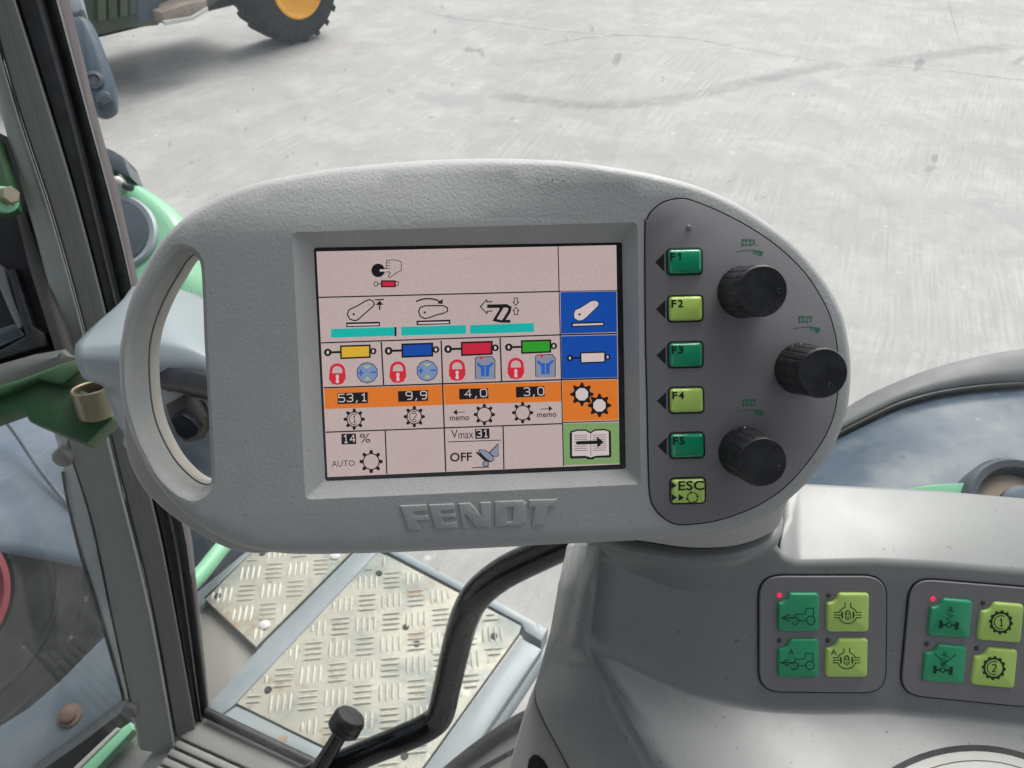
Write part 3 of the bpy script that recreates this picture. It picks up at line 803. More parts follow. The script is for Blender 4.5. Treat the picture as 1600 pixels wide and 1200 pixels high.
# padlocks, dials, hitch symbols
for f, x, y in ((c3, 290, 150), (c3, 872, 132), (c3, 1442, 112), (c4, 468, 96)):
    X, Y = f(x, y)
    icon([('lock', [circ(X, Y - 5, 10, 4.4, 16, 180, 360, ry=9.5), stroke([(X - 10, Y - 5.5), (X - 10, Y + 1)], 4.4), stroke([(X + 10, Y - 5.5), (X + 10, Y + 1)], 4.4),
                    poly([(X - 13, Y - 1), (X + 13, Y - 1.6), (X + 13, Y + 7), (X + 8.5, Y + 15), (X, Y + 17), (X - 8.5, Y + 15.5), (X - 13, Y + 8)])]),
          ('white', [disc(X, Y + 4, 2.6, 3.2, 10), poly([(X - 1.4, Y + 5), (X + 1.4, Y + 5), (X + 2.8, Y + 13), (X, Y + 14.5), (X - 2.6, Y + 13)])])])
for f, x, y in ((c3, 577, 138), (c3, 1153, 118)):
    X, Y = f(x, y)
    icon([('black', [disc(X, Y, 17, 16.8, 10, 0.3)]), ('skyb', [disc(X, Y, 15.8, 15.6, 10, 0.3)]),
          ('bico', [stroke([(X - 14, Y), (X - 6, Y)], 2.6), stroke([(X - 10, Y - 5), (X - 10, Y + 5)], 2.6), stroke([(X + 5, Y - 0.5), (X + 14, Y - 1)], 2.6)]),
          ('yel2', [stroke([(X - 4, Y - 11), (X, Y - 8), (X + 4, Y - 11)], 2.4), stroke([(X - 3, Y + 12), (X, Y + 8), (X + 4, Y + 11)], 2.4)])])
for f, x, y in ((c4, 172, 90), (c4, 752, 70)):
    X, Y = f(x, y)
    icon([('black', [poly([(X - 16, Y - 15), (X - 12, Y - 17.5), (X + 11, Y - 18), (X + 16, Y - 12), (X + 16, Y + 18), (X - 15, Y + 18.5), (X - 16, Y + 14)])]),
          ('grey', [poly([(X - 14.8, Y - 14.5), (X - 11.5, Y - 16.4), (X + 10.6, Y - 16.8), (X + 14.8, Y - 11.6), (X + 14.8, Y + 18), (X - 14, Y + 18.4), (X - 14.8, Y + 14)])]),
          ('bico', [poly([(X - 7, Y - 4), (X - 0.6, Y - 4), (X - 0.6, Y + 13.5), (X - 6.4, Y + 13.5)]), poly([(X + 0.8, Y - 4), (X + 7, Y - 4.4), (X + 6.4, Y + 13), (X + 0.8, Y + 13.5)]), stroke([(X - 12, Y - 7), (X - 6, Y - 1)], 4), stroke([(X + 12, Y - 8), (X + 6, Y - 2)], 4)]),
          ('lock', [poly([(X - 10, Y - 17), (X - 2, Y - 17), (X - 6, Y - 12)])])])
# readings in black boxes
def reading(q, s, tq, bold=0.0):
    icon([('black', [poly(q)]), ('white', digits(s, tq, 1.5))], 'screen_reading')
reading(mp(c3, [(290,334),(582,324),(584,430),(294,440)]), '53,1', mp(c3, [(302,346),(572,338),(574,408),(304,418)]))
reading(mp(c3, [(872,316),(1160,304),(1162,408),(876,418)]), '9,9', mp(c3, [(950,322),(1146,316),(1148,388),(952,394)]))
reading([c3(1460, 292), c4(200, 288), c4(206, 384), c3(1462, 396)], '4,0', [c4(-22, 302), c4(186, 296), c4(190, 366), c4(-20, 374)])
reading(mp(c4, [(468,274),(742,266),(746,366),(470,376)]), '3,0', mp(c4, [(544,284),(734,278),(737,350),(546,358)]))
reading(mp(c3, [(328,726),(468,722),(472,824),(330,828)]), '14', mp(c3, [(345,738),(458,734),(462,806),(348,810)]))
reading(mp(c4, [(74,680),(212,674),(216,770),(78,774)]), '31', mp(c4, [(88,690),(200,686),(202,752),(92,756)]))
icon([('black', [text_px('%', mp(c3, [(505,726),(606,722),(608,808),(508,812)])), text_px('AUTO', mp(c3, [(234,984),(456,978),(458,1034),(236,1044)]), -0.004)])], 'screen_text')
icon([('black', [text_px('V', mp(c3, [(1382,688),(1446,686),(1448,764),(1386,766)])), text_px('max', [c3(1454, 720), c4(58, 712), c4(60, 768), c3(1456, 774)]), stroke([c3(1352, 804), c4(322, 786)], 1.3)])], 'screen_text')
icon([('black', [text_px('OFF', [c3(1372, 908), c4(44, 902), c4(46, 986), c3(1374, 996)], 0.02)])], 'screen_text')
icon([('black', [text_px('memo', mp(c3, [(1370,560),(1556,554),(1558,594),(1372,600)]), 0.012), stroke(mp(c3, [(1430,520),(1518,514)]), 1.2), poly(mp(c3, [(1402,518),(1440,490),(1442,548)]))])], 'screen_text')
icon([('black', [text_px('memo', mp(c4, [(672,530),(856,524),(858,562),(674,568)]), 0.012), stroke(mp(c4, [(706,488),(790,484)]), 1.2), poly(mp(c4, [(820,482),(784,454),(786,510)]))])], 'screen_text')
# gears
def gear(f, x, y, r, fill=None, num=None, tooth=0.22, n=8, wd=1.7):
    X, Y = f(x, y)
    sh = []
    for i in range(n):
        a = 2 * math.pi * i / n
        p = Vector((X + r * 0.86 * math.cos(a), Y + r * 0.86 * math.sin(a)))
        sh.append(disc(p.x, p.y, r * tooth * 0.72, None, 10)); sh.append(stroke([(X + r * 0.62 * math.cos(a), Y + r * 0.62 * math.sin(a)), tuple(p)], r * 0.3))
    lay = [('black', sh + [disc(X, Y, r * 0.74, None, 24)]), ('white' if fill else 'bg', [disc(X, Y, r * 0.74 - wd, None, 24)])]
    if num:
        lay.append(('black', digits(num, [(X - 2.6, Y - 5.5), (X + 3, Y - 5.5), (X + 3, Y + 5), (X - 2.6, Y + 5)], 1.2) + [circ(X, Y, r * 0.45, 1.1, 14, 60, 300, ry=r * 0.5)]))
    icon(lay)
gear(c3, 452, 585, 16.5, num='1'); gear(c3, 1030, 560, 16.5, num='2'); gear(c4, 165, 540, 16.5); gear(c4, 533, 522, 16.5); gear(c3, 615, 992, 18)
for x, y in ((1103, 345), (1272, 452)):
    X, Y = c4(x, y); sh = []
    for i in range(8):
        a = 2 * math.pi * i / 8
        ca, sa = math.cos(a), math.sin(a)
        sh.append(poly([(X + 11 * ca - 4.4 * sa, Y + 11 * sa + 4.4 * ca), (X + 18.4 * ca - 1.5 * sa, Y + 18.4 * sa + 1.5 * ca), (X + 18.4 * ca + 1.5 * sa, Y + 18.4 * sa - 1.5 * ca), (X + 11 * ca + 4.4 * sa, Y + 11 * sa - 4.4 * ca)]))
    icon([('black', sh + [disc(X, Y, 13.6, None, 24)]), ('white', [disc(X, Y, 10.4, None, 8, math.pi / 8)])])
# foot on a pedal
icon([('black', [poly(mp(c4, [(80,902),(98,898),(120,914),(106,886),(120,874),(170,878),(210,902),(300,812),(304,936),(272,950),(250,940),(264,972),(232,998),(180,994),(150,972)])), disc(*c4(178,1014), 5.2), stroke(mp(c4, [(46,1052),(212,1044)]), 1.4)]),
      ('grey', [poly(mp(c4, [(114,890),(126,880),(168,884),(206,908),(240,940),(256,968),(230,990),(196,972),(150,930)])), poly(mp(c4, [(218,908),(298,826),(300,930),(272,944),(246,932)])), disc(*c4(178,1014), 4)])])
# open book
bk = [(1000,706),(1060,690),(1140,690),(1186,716),(1230,688),(1320,684),(1366,700),(1370,938),(1240,944),(1188,962),(1130,944),(1006,948)]
sh = [stroke(mp(c4, bk), 2.4, True), poly(mp(c4, [(996,938),(1150,932),(1188,950),(1230,930),(1380,928),(1384,952),(1224,956),(1218,970),(1158,972),(1150,960),(992,964)])), stroke(mp(c4, [(990,716),(992,950)]), 1.6), stroke(mp(c4, [(1376,700),(1382,940)]), 1.6)]
tx = [stroke(mp(c4, [(1030,740 + i * 21), (1155, 737 + i * 21)]), 0.8) for i in range(8)] + [stroke(mp(c4, [(1206,738 + i * 21), (1336, 734 + i * 21)]), 0.8) for i in range(8)]
tx += [stroke(mp(c4, [(1187,720),(1190,940)]), 0.8)]
icon([('black', sh), ('white', [poly(mp(c4, [(1008,712),(1062,697),(1138,697),(1186,722),(1232,695),(1318,691),(1360,704),(1364,930),(1236,936),(1188,952),(1134,936),(1010,940)]))]), ('black', tx),
      ('black', [stroke(mp(c4, [(1064,812),(1250,806)]), 5.6), disc(*c4(1064, 812), 2.9), poly(mp(c4, [(1246,752),(1312,802),(1252,860)]))])])
# ================================================================== CONTROL CONSOLE
CP = Plane(D(1300, 1000, 0.362), camn(0.0, -0.18, -1.0), AX)
cons = thing('control_console', D(1250, 1150, 0.36) - Vector((0, 0, 0.05)), 'grey moulded control console with green button pads below the terminal', 'console')
def cpd(px, py):                                   # a point of the front face
    return CP.hit(px, py)
bm = bmesh.new()
def addgrid(rows):
    vs_ = [[bm.verts.new(p) for p in r] for r in rows]
    for i in range(len(vs_) - 1):
        for j in range(len(vs_[0]) - 1):
            bm.faces.new((vs_[i][j], vs_[i][j + 1], vs_[i + 1][j + 1], vs_[i + 1][j]))
# front face: strips between an upper and a lower boundary
up = [(940,853),(1000,853),(1060,853),(1120,853),(1180,853),(1214,853),(1228,872),(1246,880),(1300,878.5),(1367,877),(1467,882),(1600,893),(1760,910),(2200,965)]
lo = [(921,1009),(960,1031),(1010,1056),(1072,1083),(1130,1097),(1165,1103),(1185,1105),(1205,1107),(1260,1109.5),(1380,1110),(1490,1120),(1600,1135),(1760,1158),(2200,1225)]
rows = []
for k in range(7):
    t = k / 6
    rows.append([cpd(a[0] + (b[0] - a[0]) * t, a[1] + (b[1] - a[1]) * t) for a, b in zip(up, lo)])
addgrid(rows)
# lower face: turns up towards the driver
LOB = [(1110,1350),(1150,1350),(1200,1350),(1255,1350),(1310,1350),(1345,1350),(1370,1350),(1395,1350),(1440,1350),(1530,1350),(1620,1350),(1720,1350),(1860,1350),(2240,1390)]
rows = []
for k in range(6):
    t = k / 5
    r = []
    for a, b in zip(lo, LOB):
        p0 = cpd(*a)
        p1 = D(b[0], b[1], 0.318)
        r.append(p0.lerp(p1, t))
    rows.append(r)
addgrid(rows)
crease = [r[0] for r in rows]
# left face wrapping round to the window side
LS = [(886,853,.396),(870,925,.396),(859,987,.398),(853,1009,.398),(846,1035,.399),(835,1072,.400),(837,1101,.398),(852,1134,.394),(876,1178,.388),(900,1225,.383),(960,1350,.37)]
def rightpt(py):
    if py <= 1009:
        t = (py - 853) / (1009 - 853); return cpd(940 + (921 - 940) * t, py)
    # on the crease
    for a, b in zip(crease, crease[1:]):
        for s in range(41):
            p = a.lerp(b, s / 40)
            q = p - C0; y = 600 - q.dot(AU) / q.dot(AF) * FPX
            if y >= py: return p
    return crease[-1]
rows = []
for (x, y, d) in LS:
    a = D(x, y, d); b = rightpt(y); r = []
    for k in range(6):
        t = k / 5
        ap = cpd(x, y); ex = 2.2 if y <= 1009 else max(1.15, 2.2 - (y - 1009) / 90)
        p = ap.lerp(b, t) + (a - ap) * (1 - t) ** ex if y <= 1009 else a.lerp(b, t) - AF * 0.002 * math.sin(math.pi * t)
        r.append(p)
    rows.append([a + AF * 0.30 + AX * 0.16, a + AF * 0.09 + AX * 0.035, a + AF * 0.03 + AX * 0.006] + r)
addgrid(rows)
# bright top ledge, level, and the drop behind it
ztop = cpd(1400, 878).z
TLN = [(1228,872),(1246,880),(1300,878.5),(1367,877),(1467,882),(1600,893),(1760,910),(2200,965)]
TLF = [(1228,752),(1250,754),(1310,757),(1367,760),(1467,765),(1600,777),(1790,796),(2250,850)]
rows = [[cpd(*p) for p in TLN]]
near = rows[0]
for t in (0.5, 1.0):
    r = []
    for p, nn in zip(TLF, near):
        f = D(p[0], p[1], 1.0); rr = ray(*p); zt = ztop - (nn.z - ztop) * 0.0 + (nn.z - ztop)
        f = C0 + rr * ((nn.z + 0.001 - C0.z) / rr.z)
        r.append(nn.lerp(f, t))
    rows.append(r)
rows.append([p + Vector((0, 0.003, -0.006)) for p in rows[-1]])
rows.append([p + Vector((0, 0.004, -0.08)) for p in rows[-1]])
addgrid(rows)
# small step between the swivel seat and the ledge
st = [(1214,853),(1228,872)]
addgrid([[cpd(*p) for p in st], [cpd(*p) + AF * 0.03 + Vector((0, 0.02, 0)) for p in st]])
bmesh.ops.remove_doubles(bm, verts=bm.verts, dist=2e-4)
bmesh.ops.recalc_face_normals(bm, faces=bm.faces)
es = [e for e in bm.edges if len(e.link_faces) == 2 and e.calc_face_angle(0) > math.radians(19)]
bmesh.ops.bevel(bm, geom=es, offset=0.0032, segments=4, profile=0.5, affect='EDGES', clamp_overlap=True)
off = world_off(cons)
for v_ in bm.verts: v_.co -= off
me = bpy.data.meshes.new('console_body'); bm.to_mesh(me); bm.free()
for p in me.polygons: p.use_smooth = True
me.set_sharp_from_angle(angle=math.radians(50))
cbody = link('console_body', me, M['console'], cons)
solid('swivel_seat', HN, offset(ccw(nl), -0.0022), M['console'], cons, [(-0.001, -0.045), (0.0, -0.012), (0.0, -0.0062), (0.0008, -0.0052), (0.003, -0.0048)], smooth=50)
# pale lower side part with a dark socket
SP = [(836,1070),(838,1101),(853,1134),(877,1178),(901,1225),(961,1350),(745,1350),(797,1193),(815,1127),(828,1088)]
sp = Plane(D(835, 1150, 0.405), camn(-0.15, 0.1, -1), AX)
side = prism_px('side_cover', sp, SP, M['console_beige'], cons, -0.05, 0.0, 0.002)
prism_px('socket', sp, [(824,1200),(826,1188),(833,1181),(841,1183),(850,1192),(858,1206),(862,1240),(830,1240)], M['gap'], side, 0.0003, 0.002, 0.0008)
# round cover let into the lower face
e = [r for r in (cpd(1460, 1112), D(1540, 1350, 0.32))]
ln = ((D(1560, 1350, 0.318) - cpd(1430, 1114)).cross(cpd(1600, 1135) - cpd(1300, 1109.5))).normalized()
if ln.dot(AF) > 0: ln = -ln
DP = Plane(cpd(1500, 1122).lerp(D(1560, 1350, 0.318), 0.3), ln, AX)
def ell(cx, cy, a, b, n=64): return [(cx + a * math.cos(2 * math.pi * i / n), cy + b * math.sin(2 * math.pi * i / n)) for i in range(n)]
rc = solid('round_cover', DP, pxs(DP, ell(1521, 1352, 218, 188), 0.001), M['gap'], cons, [(0, -0.006), (0, 0.0012)])
solid('cover_ring', DP, pxs(DP, ell(1521, 1353, 208, 178), 0.001), M['housing_smooth'], rc, [(0, 0), (0, 0.0018), (0.001, 0.0024)])
solid('cover_groove', DP, pxs(DP, ell(1523, 1357, 191, 167), 0.001), M['trim_dark'], rc, [(0, 0.0012), (0, 0.0026)])
solid('cover_disc', DP, pxs(DP, ell(1523, 1358.5, 189, 166), 0.001), M['housing_smooth'], rc, [(0, 0.0012), (0, 0.0028), (0.001, 0.003)])
# button pads
b7 = lambda x, y: (1160 + x / 5.454, 880 + y / 5.454)
b8 = lambda x, y: (1400 + x / 5, 880 + y / 5)
def pad(q, r):
    l = rquad(pxs(CP, q, 0.0006), r, 7)
    solid('pad_gap', CP, l, M['gap'], cons, [(0, -0.002), (0, 0.0005)])
    l2 = offset(ccw(l), 0.0007)
    return solid('button_pad', CP, l2, M['panel'], cons, [(0, 0), (0, 0.0008), (0.0004, 0.0012)])
pads = [pad([(1184,897.5),(1387,897.5),(1385,1084),(1184,1082)], 0.0115), pad([(1421,901),(1640,919),(1624,1108),(1404,1086)], 0.0115)]
def button(pd, q, mk, led, lit, sym):
    q = [Vector(p) for p in q]
    def m(a, b): return (q[0] * (1 - a) + q[1] * a) * (1 - b) + (q[3] * (1 - a) + q[2] * a) * b
    L = []
    def arc(cx, cy, r, a0, a1, n=5):
        for i in range(n + 1):
            a = math.radians(a0 + (a1 - a0) * i / n); L.append(m(cx + r * math.cos(a), cy + r * math.sin(a)))
    arc(0.90, 0.10, 0.10, -90, 0); arc(0.90, 0.90, 0.10, 0, 90); arc(0.10, 0.90, 0.10, 90, 180)
    arc(0.06, 0.30, 0.06, 180, 270, 3)
    arc(0.06, 0.03, 0.21, 90, 8, 6)
    arc(0.34, 0.06, 0.06, 190, 270, 3)
    l = pxs(CP, L, 0.0016)
    k = solid('button', CP, l, M[mk], pd, [(0, 0.0008), (0, 0.0014), (0.0003, 0.0020), (0.0006, 0.0024), (0.0010, 0.0026)], smooth=60)
    draw('button_legend', CP, [(M['ink_green'], sym)], k, 0.00268)
    lathe('indicator_light', CP.hit(led[0], led[1], 0.0013), CP.n, [(0.0012, -0.0005), (0.0012, 0.0001), (0.0008, 0.0006), (0.0002, 0.0008)], M['led_on' if lit else 'led_off'], pd, 16)
def tractor(f, dx, dy, A_=None):
    P = lambda x, y: f(x + dx, y + dy)
    s = [circ(*P(448, 492), 5.6, 1.5, 18, -150, 150), circ(*P(583, 487), 6.6, 1.5, 20), disc(*P(450, 492), 0.7), disc(*P(583, 487), 0.9),
         stroke([P(480, 491), P(546, 491)], 1.2), stroke([P(450, 462), P(452, 434), P(536, 434), P(546, 384), P(604, 384), P(608, 450)], 1.2),
         stroke([P(336, 466), P(446, 466)], 1.5), stroke([P(400, 440), P(332, 466), P(404, 492)], 1.6)]
    if A_: s.append(tbox('A', *P(390, 732 - dy + dy * 0 + (0)), *P(440, 782), 0.004) if False else text_px('A', [f(392, 732), f(440, 732), f(440, 782), f(392, 782)]))
    return s
def difflock(f, dx, dy, A_=None):
    P = lambda x, y: f(x + dx, y + dy)
    s = []
    for y_ in (420, 442, 464):
        s += [stroke([P(780, y_), P(830 if y_ != 442 else 850, y_)], 1.3), stroke([P(965 if y_ != 442 else 945, y_), P(1015, y_)], 1.3)]
    s += [stroke([P(876, 336), P(876, 374), P(840, 396), P(826, 420)], 1.4), stroke([P(924, 336), P(924, 374), P(960, 396), P(974, 420)], 1.4)]
    s += [stroke([P(822, 464), P(840, 492), P(866, 510), P(898, 517), P(930, 510), P(956, 492), P(976, 464)], 1.4)]
    s += [stroke([P(850, 414), P(850, 470)], 2.4), stroke([P(946, 414), P(946, 470)], 2.4)]
    s += [stroke([P(878, 434), P(920, 434), P(920, 468), P(898, 480), P(878, 468)], 1.2, True), circ(*P(899, 430), 3.2, 1.8, 10, 180, 360, ry=4.6), stroke([P(899, 450), P(899, 466)], 1.2)]
    if A_: s.append(text_px('A', [f(754, 732), f(804, 732), f(804, 782), f(754, 782)]))
    return s
button(pads[0], [(1214,926),(1280,926),(1279.5,986.5),(1214.5,987)], 'mem_dark', (1217.8, 930), True, tractor(b7, 0, 0))
button(pads[0], [(1290.5,926),(1358,926),(1357,987),(1290.5,987)], 'mem_light', (1295, 930.3), False, difflock(b7, 0, 0))
button(pads[0], [(1214.5,997.3),(1279.5,997.3),(1279,1057.5),(1214.5,1057.5)], 'mem_dark', (1217.8, 1001), False, tractor(b7, -5, 383, True))
button(pads[0], [(1289.5,997),(1356,997),(1355,1057.8),(1289,1057.5)], 'mem_light', (1294, 1001), False, difflock(b7, -10, 385, True))
def axle(f, dx, dy, cross=False):
    P = lambda x, y: f(x + dx, y + dy)
    s = [poly([P(340, 446), P(364, 448), P(364, 474), P(392, 476), P(392, 488), P(364, 490), P(362, 512), P(334, 508)]),
         poly([P(466, 458), P(494, 462), P(486, 522), P(458, 518), P(460, 496), P(434, 490), P(436, 476), P(464, 480)]), circ(*P(413, 483), 3.6, 1.6, 14), circ(*P(428, 355), 2.2, 1.2, 10),
         stroke([P(398, 370), P(460, 376), P(398, 396), P(446, 412), P(392, 434), P(426, 454)], 1.2)]
    if cross: s += [stroke([f(298, 702), f(400, 806)], 1.3), stroke([f(466, 716), f(350, 806)], 1.3)]
    return s
def cog(cx, cy, num):
    s = [circ(cx, cy, 15, 3.2, 32)]
    for i in range(12):
        a = 2 * math.pi * i / 12 + 0.1
        s.append(stroke([(cx + 15 * math.cos(a), cy + 15 * math.sin(a)), (cx + 18.8 * math.cos(a), cy + 18.8 * math.sin(a))], 4.6))
    s += [circ(cx, cy, 10.4, 1.6, 18, 70, 300), *digits(num, [(cx - 2.4, cy - 5.6), (cx + 3.6, cy - 5.6), (cx + 3.6, cy + 5.6), (cx - 2.4, cy + 5.6)], 1.9)]
    return s
button(pads[1], [(1454,932.5),(1520,938),(1514.5,997),(1447.5,993)], 'mem_dark', (1457.4, 935.6), True, axle(b8, 0, 0))
button(pads[1], [(1533,938.5),(1600,944),(1594,1004.5),(1525.5,999)], 'mem_light', (1536.4, 942), False, cog(1564, 972.5, '1'))
button(pads[1], [(1446,1003.5),(1511,1010),(1505,1068.5),(1439,1063)], 'mem_dark', (1448, 1006.4), False, axle(b8, -47, 352, True))
button(pads[1], [(1523,1009.5),(1590,1015),(1584,1075.5),(1516,1069)], 'mem_light', (1526.4, 1013), False, cog(1553, 1044, '2'))

# ================================================================== CAB: corner pillar and windows
PB = Vector((-0.418, 0.501, 1.70)); PT = Vector((-0.43, 0.8145, 2.503))
PH = Vector((0.84, 0.54, 0)).normalized()
PN = (PT - PB).cross(PH).normalized()
if PN.dot(AF) > 0: PN = -PN
PP = Plane(PB, PN, PH)
WU = Vector((0.866, -0.5, 0))
WN = (PT - PB).cross(WU).normalized()
if WN.dot(AF) > 0: WN = -WN
WP = Plane(PB, WN, WU)                                    # side window
LU = Vector((-0.5, -0.866, 0))
LN = (PT - PB).cross(LU).normalized()
if LN.dot(AX) < 0: LN = -LN
LP = Plane(PB, LN, LU)                                    # window on the left of the pillar
def bx(tab, y):
    if y <= tab[0][1]:
        a, b = tab[0], tab[1]
    elif y >= tab[-1][1]:
        a, b = tab[-2], tab[-1]
    else:
        for a, b in zip(tab, tab[1:]):
            if a[1] <= y <= b[1]: break
    return a[0] + (b[0] - a[0]) * (y - a[1]) / (b[1] - a[1])
def smooth_tab(t):
    return [(p.x, p.y) for p in cr(t, 5, False)]
b_a = smooth_tab([(-58,-30),(-28,60),(5,190),(69,420),(92,560),(105,692),(115,725),(139,800),(156,875),(171,950),(188,1030),(209,1128),(216,1170)])
b0 = smooth_tab([(-30,-30),(22,160),(81,340),(131,520),(180,725),(235,950),(274,1165)])
b1 = smooth_tab([(15,-30),(75,160),(120,310),(165,482),(240,787),(264,900),(306,1132)])
b2 = smooth_tab([(56,-30),(114,180),(186,482),(266,800),(285,900),(316,1128)])
b3 = smooth_tab([(80,-30),(137,180),(175,320),(204,440),(287,825),(299,900),(326,1118)])
b4 = smooth_tab([(104,-30),(154.5,180),(191,312),(210,400),(299,825),(309,900),(331,1112)])
L0 = smooth_tab([(72,640),(97,725),(109,790),(130,875),(150,937),(186,1060),(200,1112)])
L1 = smooth_tab([(92,640),(105,692),(115,725),(139,800),(156,875),(171,950),(188,1030),(209,1128)])
def strip(name, A_, B_, y0, y1, prof, mat, parent, n=40, smooth=50):
    rows = []
    for i in range(n + 1):
        y = y0 + (y1 - y0) * i / n
        xa, xb = bx(A_, y), bx(B_, y)
        r = []
        for t, wv in prof:
            r.append(PP.hit(xa + (xb - xa) * t, y, 0) + PP.n * wv)
        rows.append(r)
    return gridmesh(name, rows, mat, parent, smooth)
pil = thing('corner_pillar', PB, 'grey cab corner pillar with black window seals left of the terminal', 'pillar')
strip('trim_strip', b_a, b0, -60, 1165, [(0.02, -0.05), (0.0, 0.0), (0.06, 0.008), (0.3, 0.012), (0.8, 0.012), (0.93, 0.015), (1.0, 0.010), (1.0, -0.02)], M['trim_light'], pil)
strip('groove', b0, b1, -60, 1150, [(0.0, -0.012), (0.05, -0.012)], M['gap'], pil)
strip('inner_trim', b0, b1, -60, 1150, [(0.06, -0.02), (0.07, 0.0), (0.14, 0.004), (0.5, 0.006), (0.52, 0.004), (0.9, 0.006), (0.98, 0.003), (1.0, -0.02)], M['trim'], pil)
strip('window_seal', b1, b2, -60, 1135, [(0.0, -0.03), (0.02, -0.006), (0.15, -0.002), (0.5, -0.002), (0.8, 0.002), (0.97, 0.0), (1.0, -0.012)], M['rubber'], pil)
strip('window_seal', b2, b3, -60, 1128, [(0.0, -0.012), (0.25, -0.014), (0.6, -0.010), (0.9, -0.008), (1.0, -0.014), (1.02, -0.03)], M['rubber'], pil)
strip('seal_lip', b3, b4, -60, 905, [(0.0, -0.014), (0.03, -0.010), (0.16, -0.010), (0.2, -0.014)], M['white_edge'], pil)
strip('glass_edge', b3, b4, -60, 1118, [(0.1, -0.03), (0.15, -0.016), (0.5, -0.015), (0.95, -0.016), (1.0, -0.03)], M['mauve'], pil)
strip('pale_edge', L0, L1, 640, 1120, [(0.0, -0.03), (0.05, -0.006), (0.5, 0.0), (0.95, 0.006), (1.0, 0.0)], M['cover'], pil)
strip('inner_seal', [(a[0] - 6, a[1]) for a in L0], L0, 740, 1100, [(0.0, -0.03), (0.2, -0.006), (0.9, -0.006), (1.0, -0.02)], M['rubber'], pil)
for x, y in ((99, 714), (202, 1108)):
    p = PP.hit(x, y, 0.006)
    lathe('plug', p, PP.n + PP.u * -0.5, [(0.011, -0.006), (0.011, 0.003), (0.0085, 0.006), (0.003, 0.0068)], M['trim'], pil, 20)
# side window: glass and bottom seal
win = thing('side_window', PB + WU * 0.3, 'large dusty side window beyond the terminal, looking out over the yard', 'window')
pv = (PT - PB).normalized()
q0 = PB - PN * 0.02
q = [q0 - pv * 0.02, q0 + WU * 1.6 - pv * 0.02, q0 + WU * 1.6 + pv * 1.35, q0 + pv * 1.35]
gt = WN * 0.004
mesh('glass', q + [p + gt for p in q], [(0, 1, 2, 3), (7, 6, 5, 4), (0, 4, 5, 1), (1, 5, 6, 2), (2, 6, 7, 3), (3, 7, 4, 0)], M['glass'], win)
zs = 1.700
SS = [G(322, 1113, zs), G(345, 1124, zs), G(420, 1160, zs), G(500, 1198, zs), G(600, 1246, zs)]
tube('bottom_seal', SS, 0.0068, M['rubber'], win, 12, 4)
# ribbed sill and cab floor
zf = 1.688
sl = thing('door_sill', G(330, 1170, zf), 'pale ribbed sill strip along the bottom of the side window', 'sill')
d_s = (G(500, 1200, zf) - G(318, 1120, zf)); d_s.z = 0; d_s.normalize(); n_s = Vector((-d_s.y, d_s.x, 0))
if n_s.y > 0: n_s = -n_s
a0 = G(312, 1122, zf)
box('sill_base', a0 - Vector((0, 0, 0.03)) - d_s * 0.03 - n_s * 0.012, d_s * 0.55, n_s * 0.097, Vector((0, 0, 0.028)), M['trim'], sl, 0.002)
for i, (o_, w_) in enumerate(((0.004, 0.028), (0.035, 0.009), (0.047, 0.009), (0.059, 0.009), (0.071, 0.010))):
    box('rib', a0 - Vector((0, 0, 0.004)) + n_s * o_ - d_s * 0.006, d_s * 0.5, n_s * w_, Vector((0, 0, 0.0085)), M['sill'], sl, 0.0025, 2)
fl = mesh('cab_floor', [G(213, 1142, 1.64), G(330, 1140, 1.64), G(520, 1230, 1.64), G(900, 1400, 1.64), G(300, 1500, 1.64), G(40, 1330, 1.64)], [(0, 1, 2, 3, 4, 5)], M['floor'])
tag(fl, kind='structure')
# lower right: rounded seal and grey panel beside the console foot
lr = thing('window_corner_trim', D(780, 1180, 0.95), 'black curved seal over a grey trim panel beside the console foot', 'trim')
SPL = Plane(D(770, 1160, 0.95), camn(-0.1, 0.5, -1), AX)
prism_px('trim_panel', SPL, [(700,1215),(735,1186),(775,1160),(830,1128),(880,1110),(900,1260),(690,1260)], M['trim'], lr, -0.02, 0.0, 0.002)
tube('curved_seal', [SPL.hit(x, y, 0.002) for x, y in ((690,1216),(728,1184),(766,1156),(808,1128),(850,1108))], 0.0085, M['rubber'], lr, 12, 5)
prism_px('trim_ridge', SPL, [(738,1205),(790,1176),(840,1150),(842,1156),(790,1184),(745,1211)], M['gap'], lr, 0.0, 0.0008)

# ================================================================== grab rail and lever
RL = [(960,815,.53),(900,842,.56),(840,869,.59),(784,897,.62),(745,930,.65),(725,968,.69),(712,1015,.73),(698,1075,.78),(687,1118,.81),(664,1138,.82),(619,1158,.83),(562,1181,.85),(500,1208,.86),(440,1236,.87)]
gr = tube('grab_rail', [D(*p) for p in RL], [0.0118, 0.0120, 0.0128, 0.0132, 0.0135, 0.0140, 0.0145, 0.0145, 0.0145, 0.0142, 0.014], M['rail'], None, 24, 6)
tag(gr, 'black bent grab rail in front of the tread plates', 'rail')
lev = thing('lever', D(490, 1215, 0.86), 'short black lever with flat round knob beside the grab rail', 'lever')
p0 = D(478, 1236, 0.86); p1 = D(536, 1140, 0.82)
tube('shaft', [p0, p0.lerp(p1, 0.5), p1], [0.011, 0.009, 0.0078], M['rail'], lev, 18, 4)
ax_ = (p1 - p0).normalized(); ax_ = (ax_ + AF * 0.30).normalized()
lathe('lever_knob', p1 - ax_ * 0.001, ax_, [(0.006, -0.003), (0.0150, -0.001), (0.0178, 0.002), (0.0180, 0.007), (0.0170, 0.0085), (0.0170, 0.0105), (0.0178, 0.012), (0.0176, 0.016), (0.015, 0.0195), (0.006, 0.021)], M['rubber'], lev, 32)
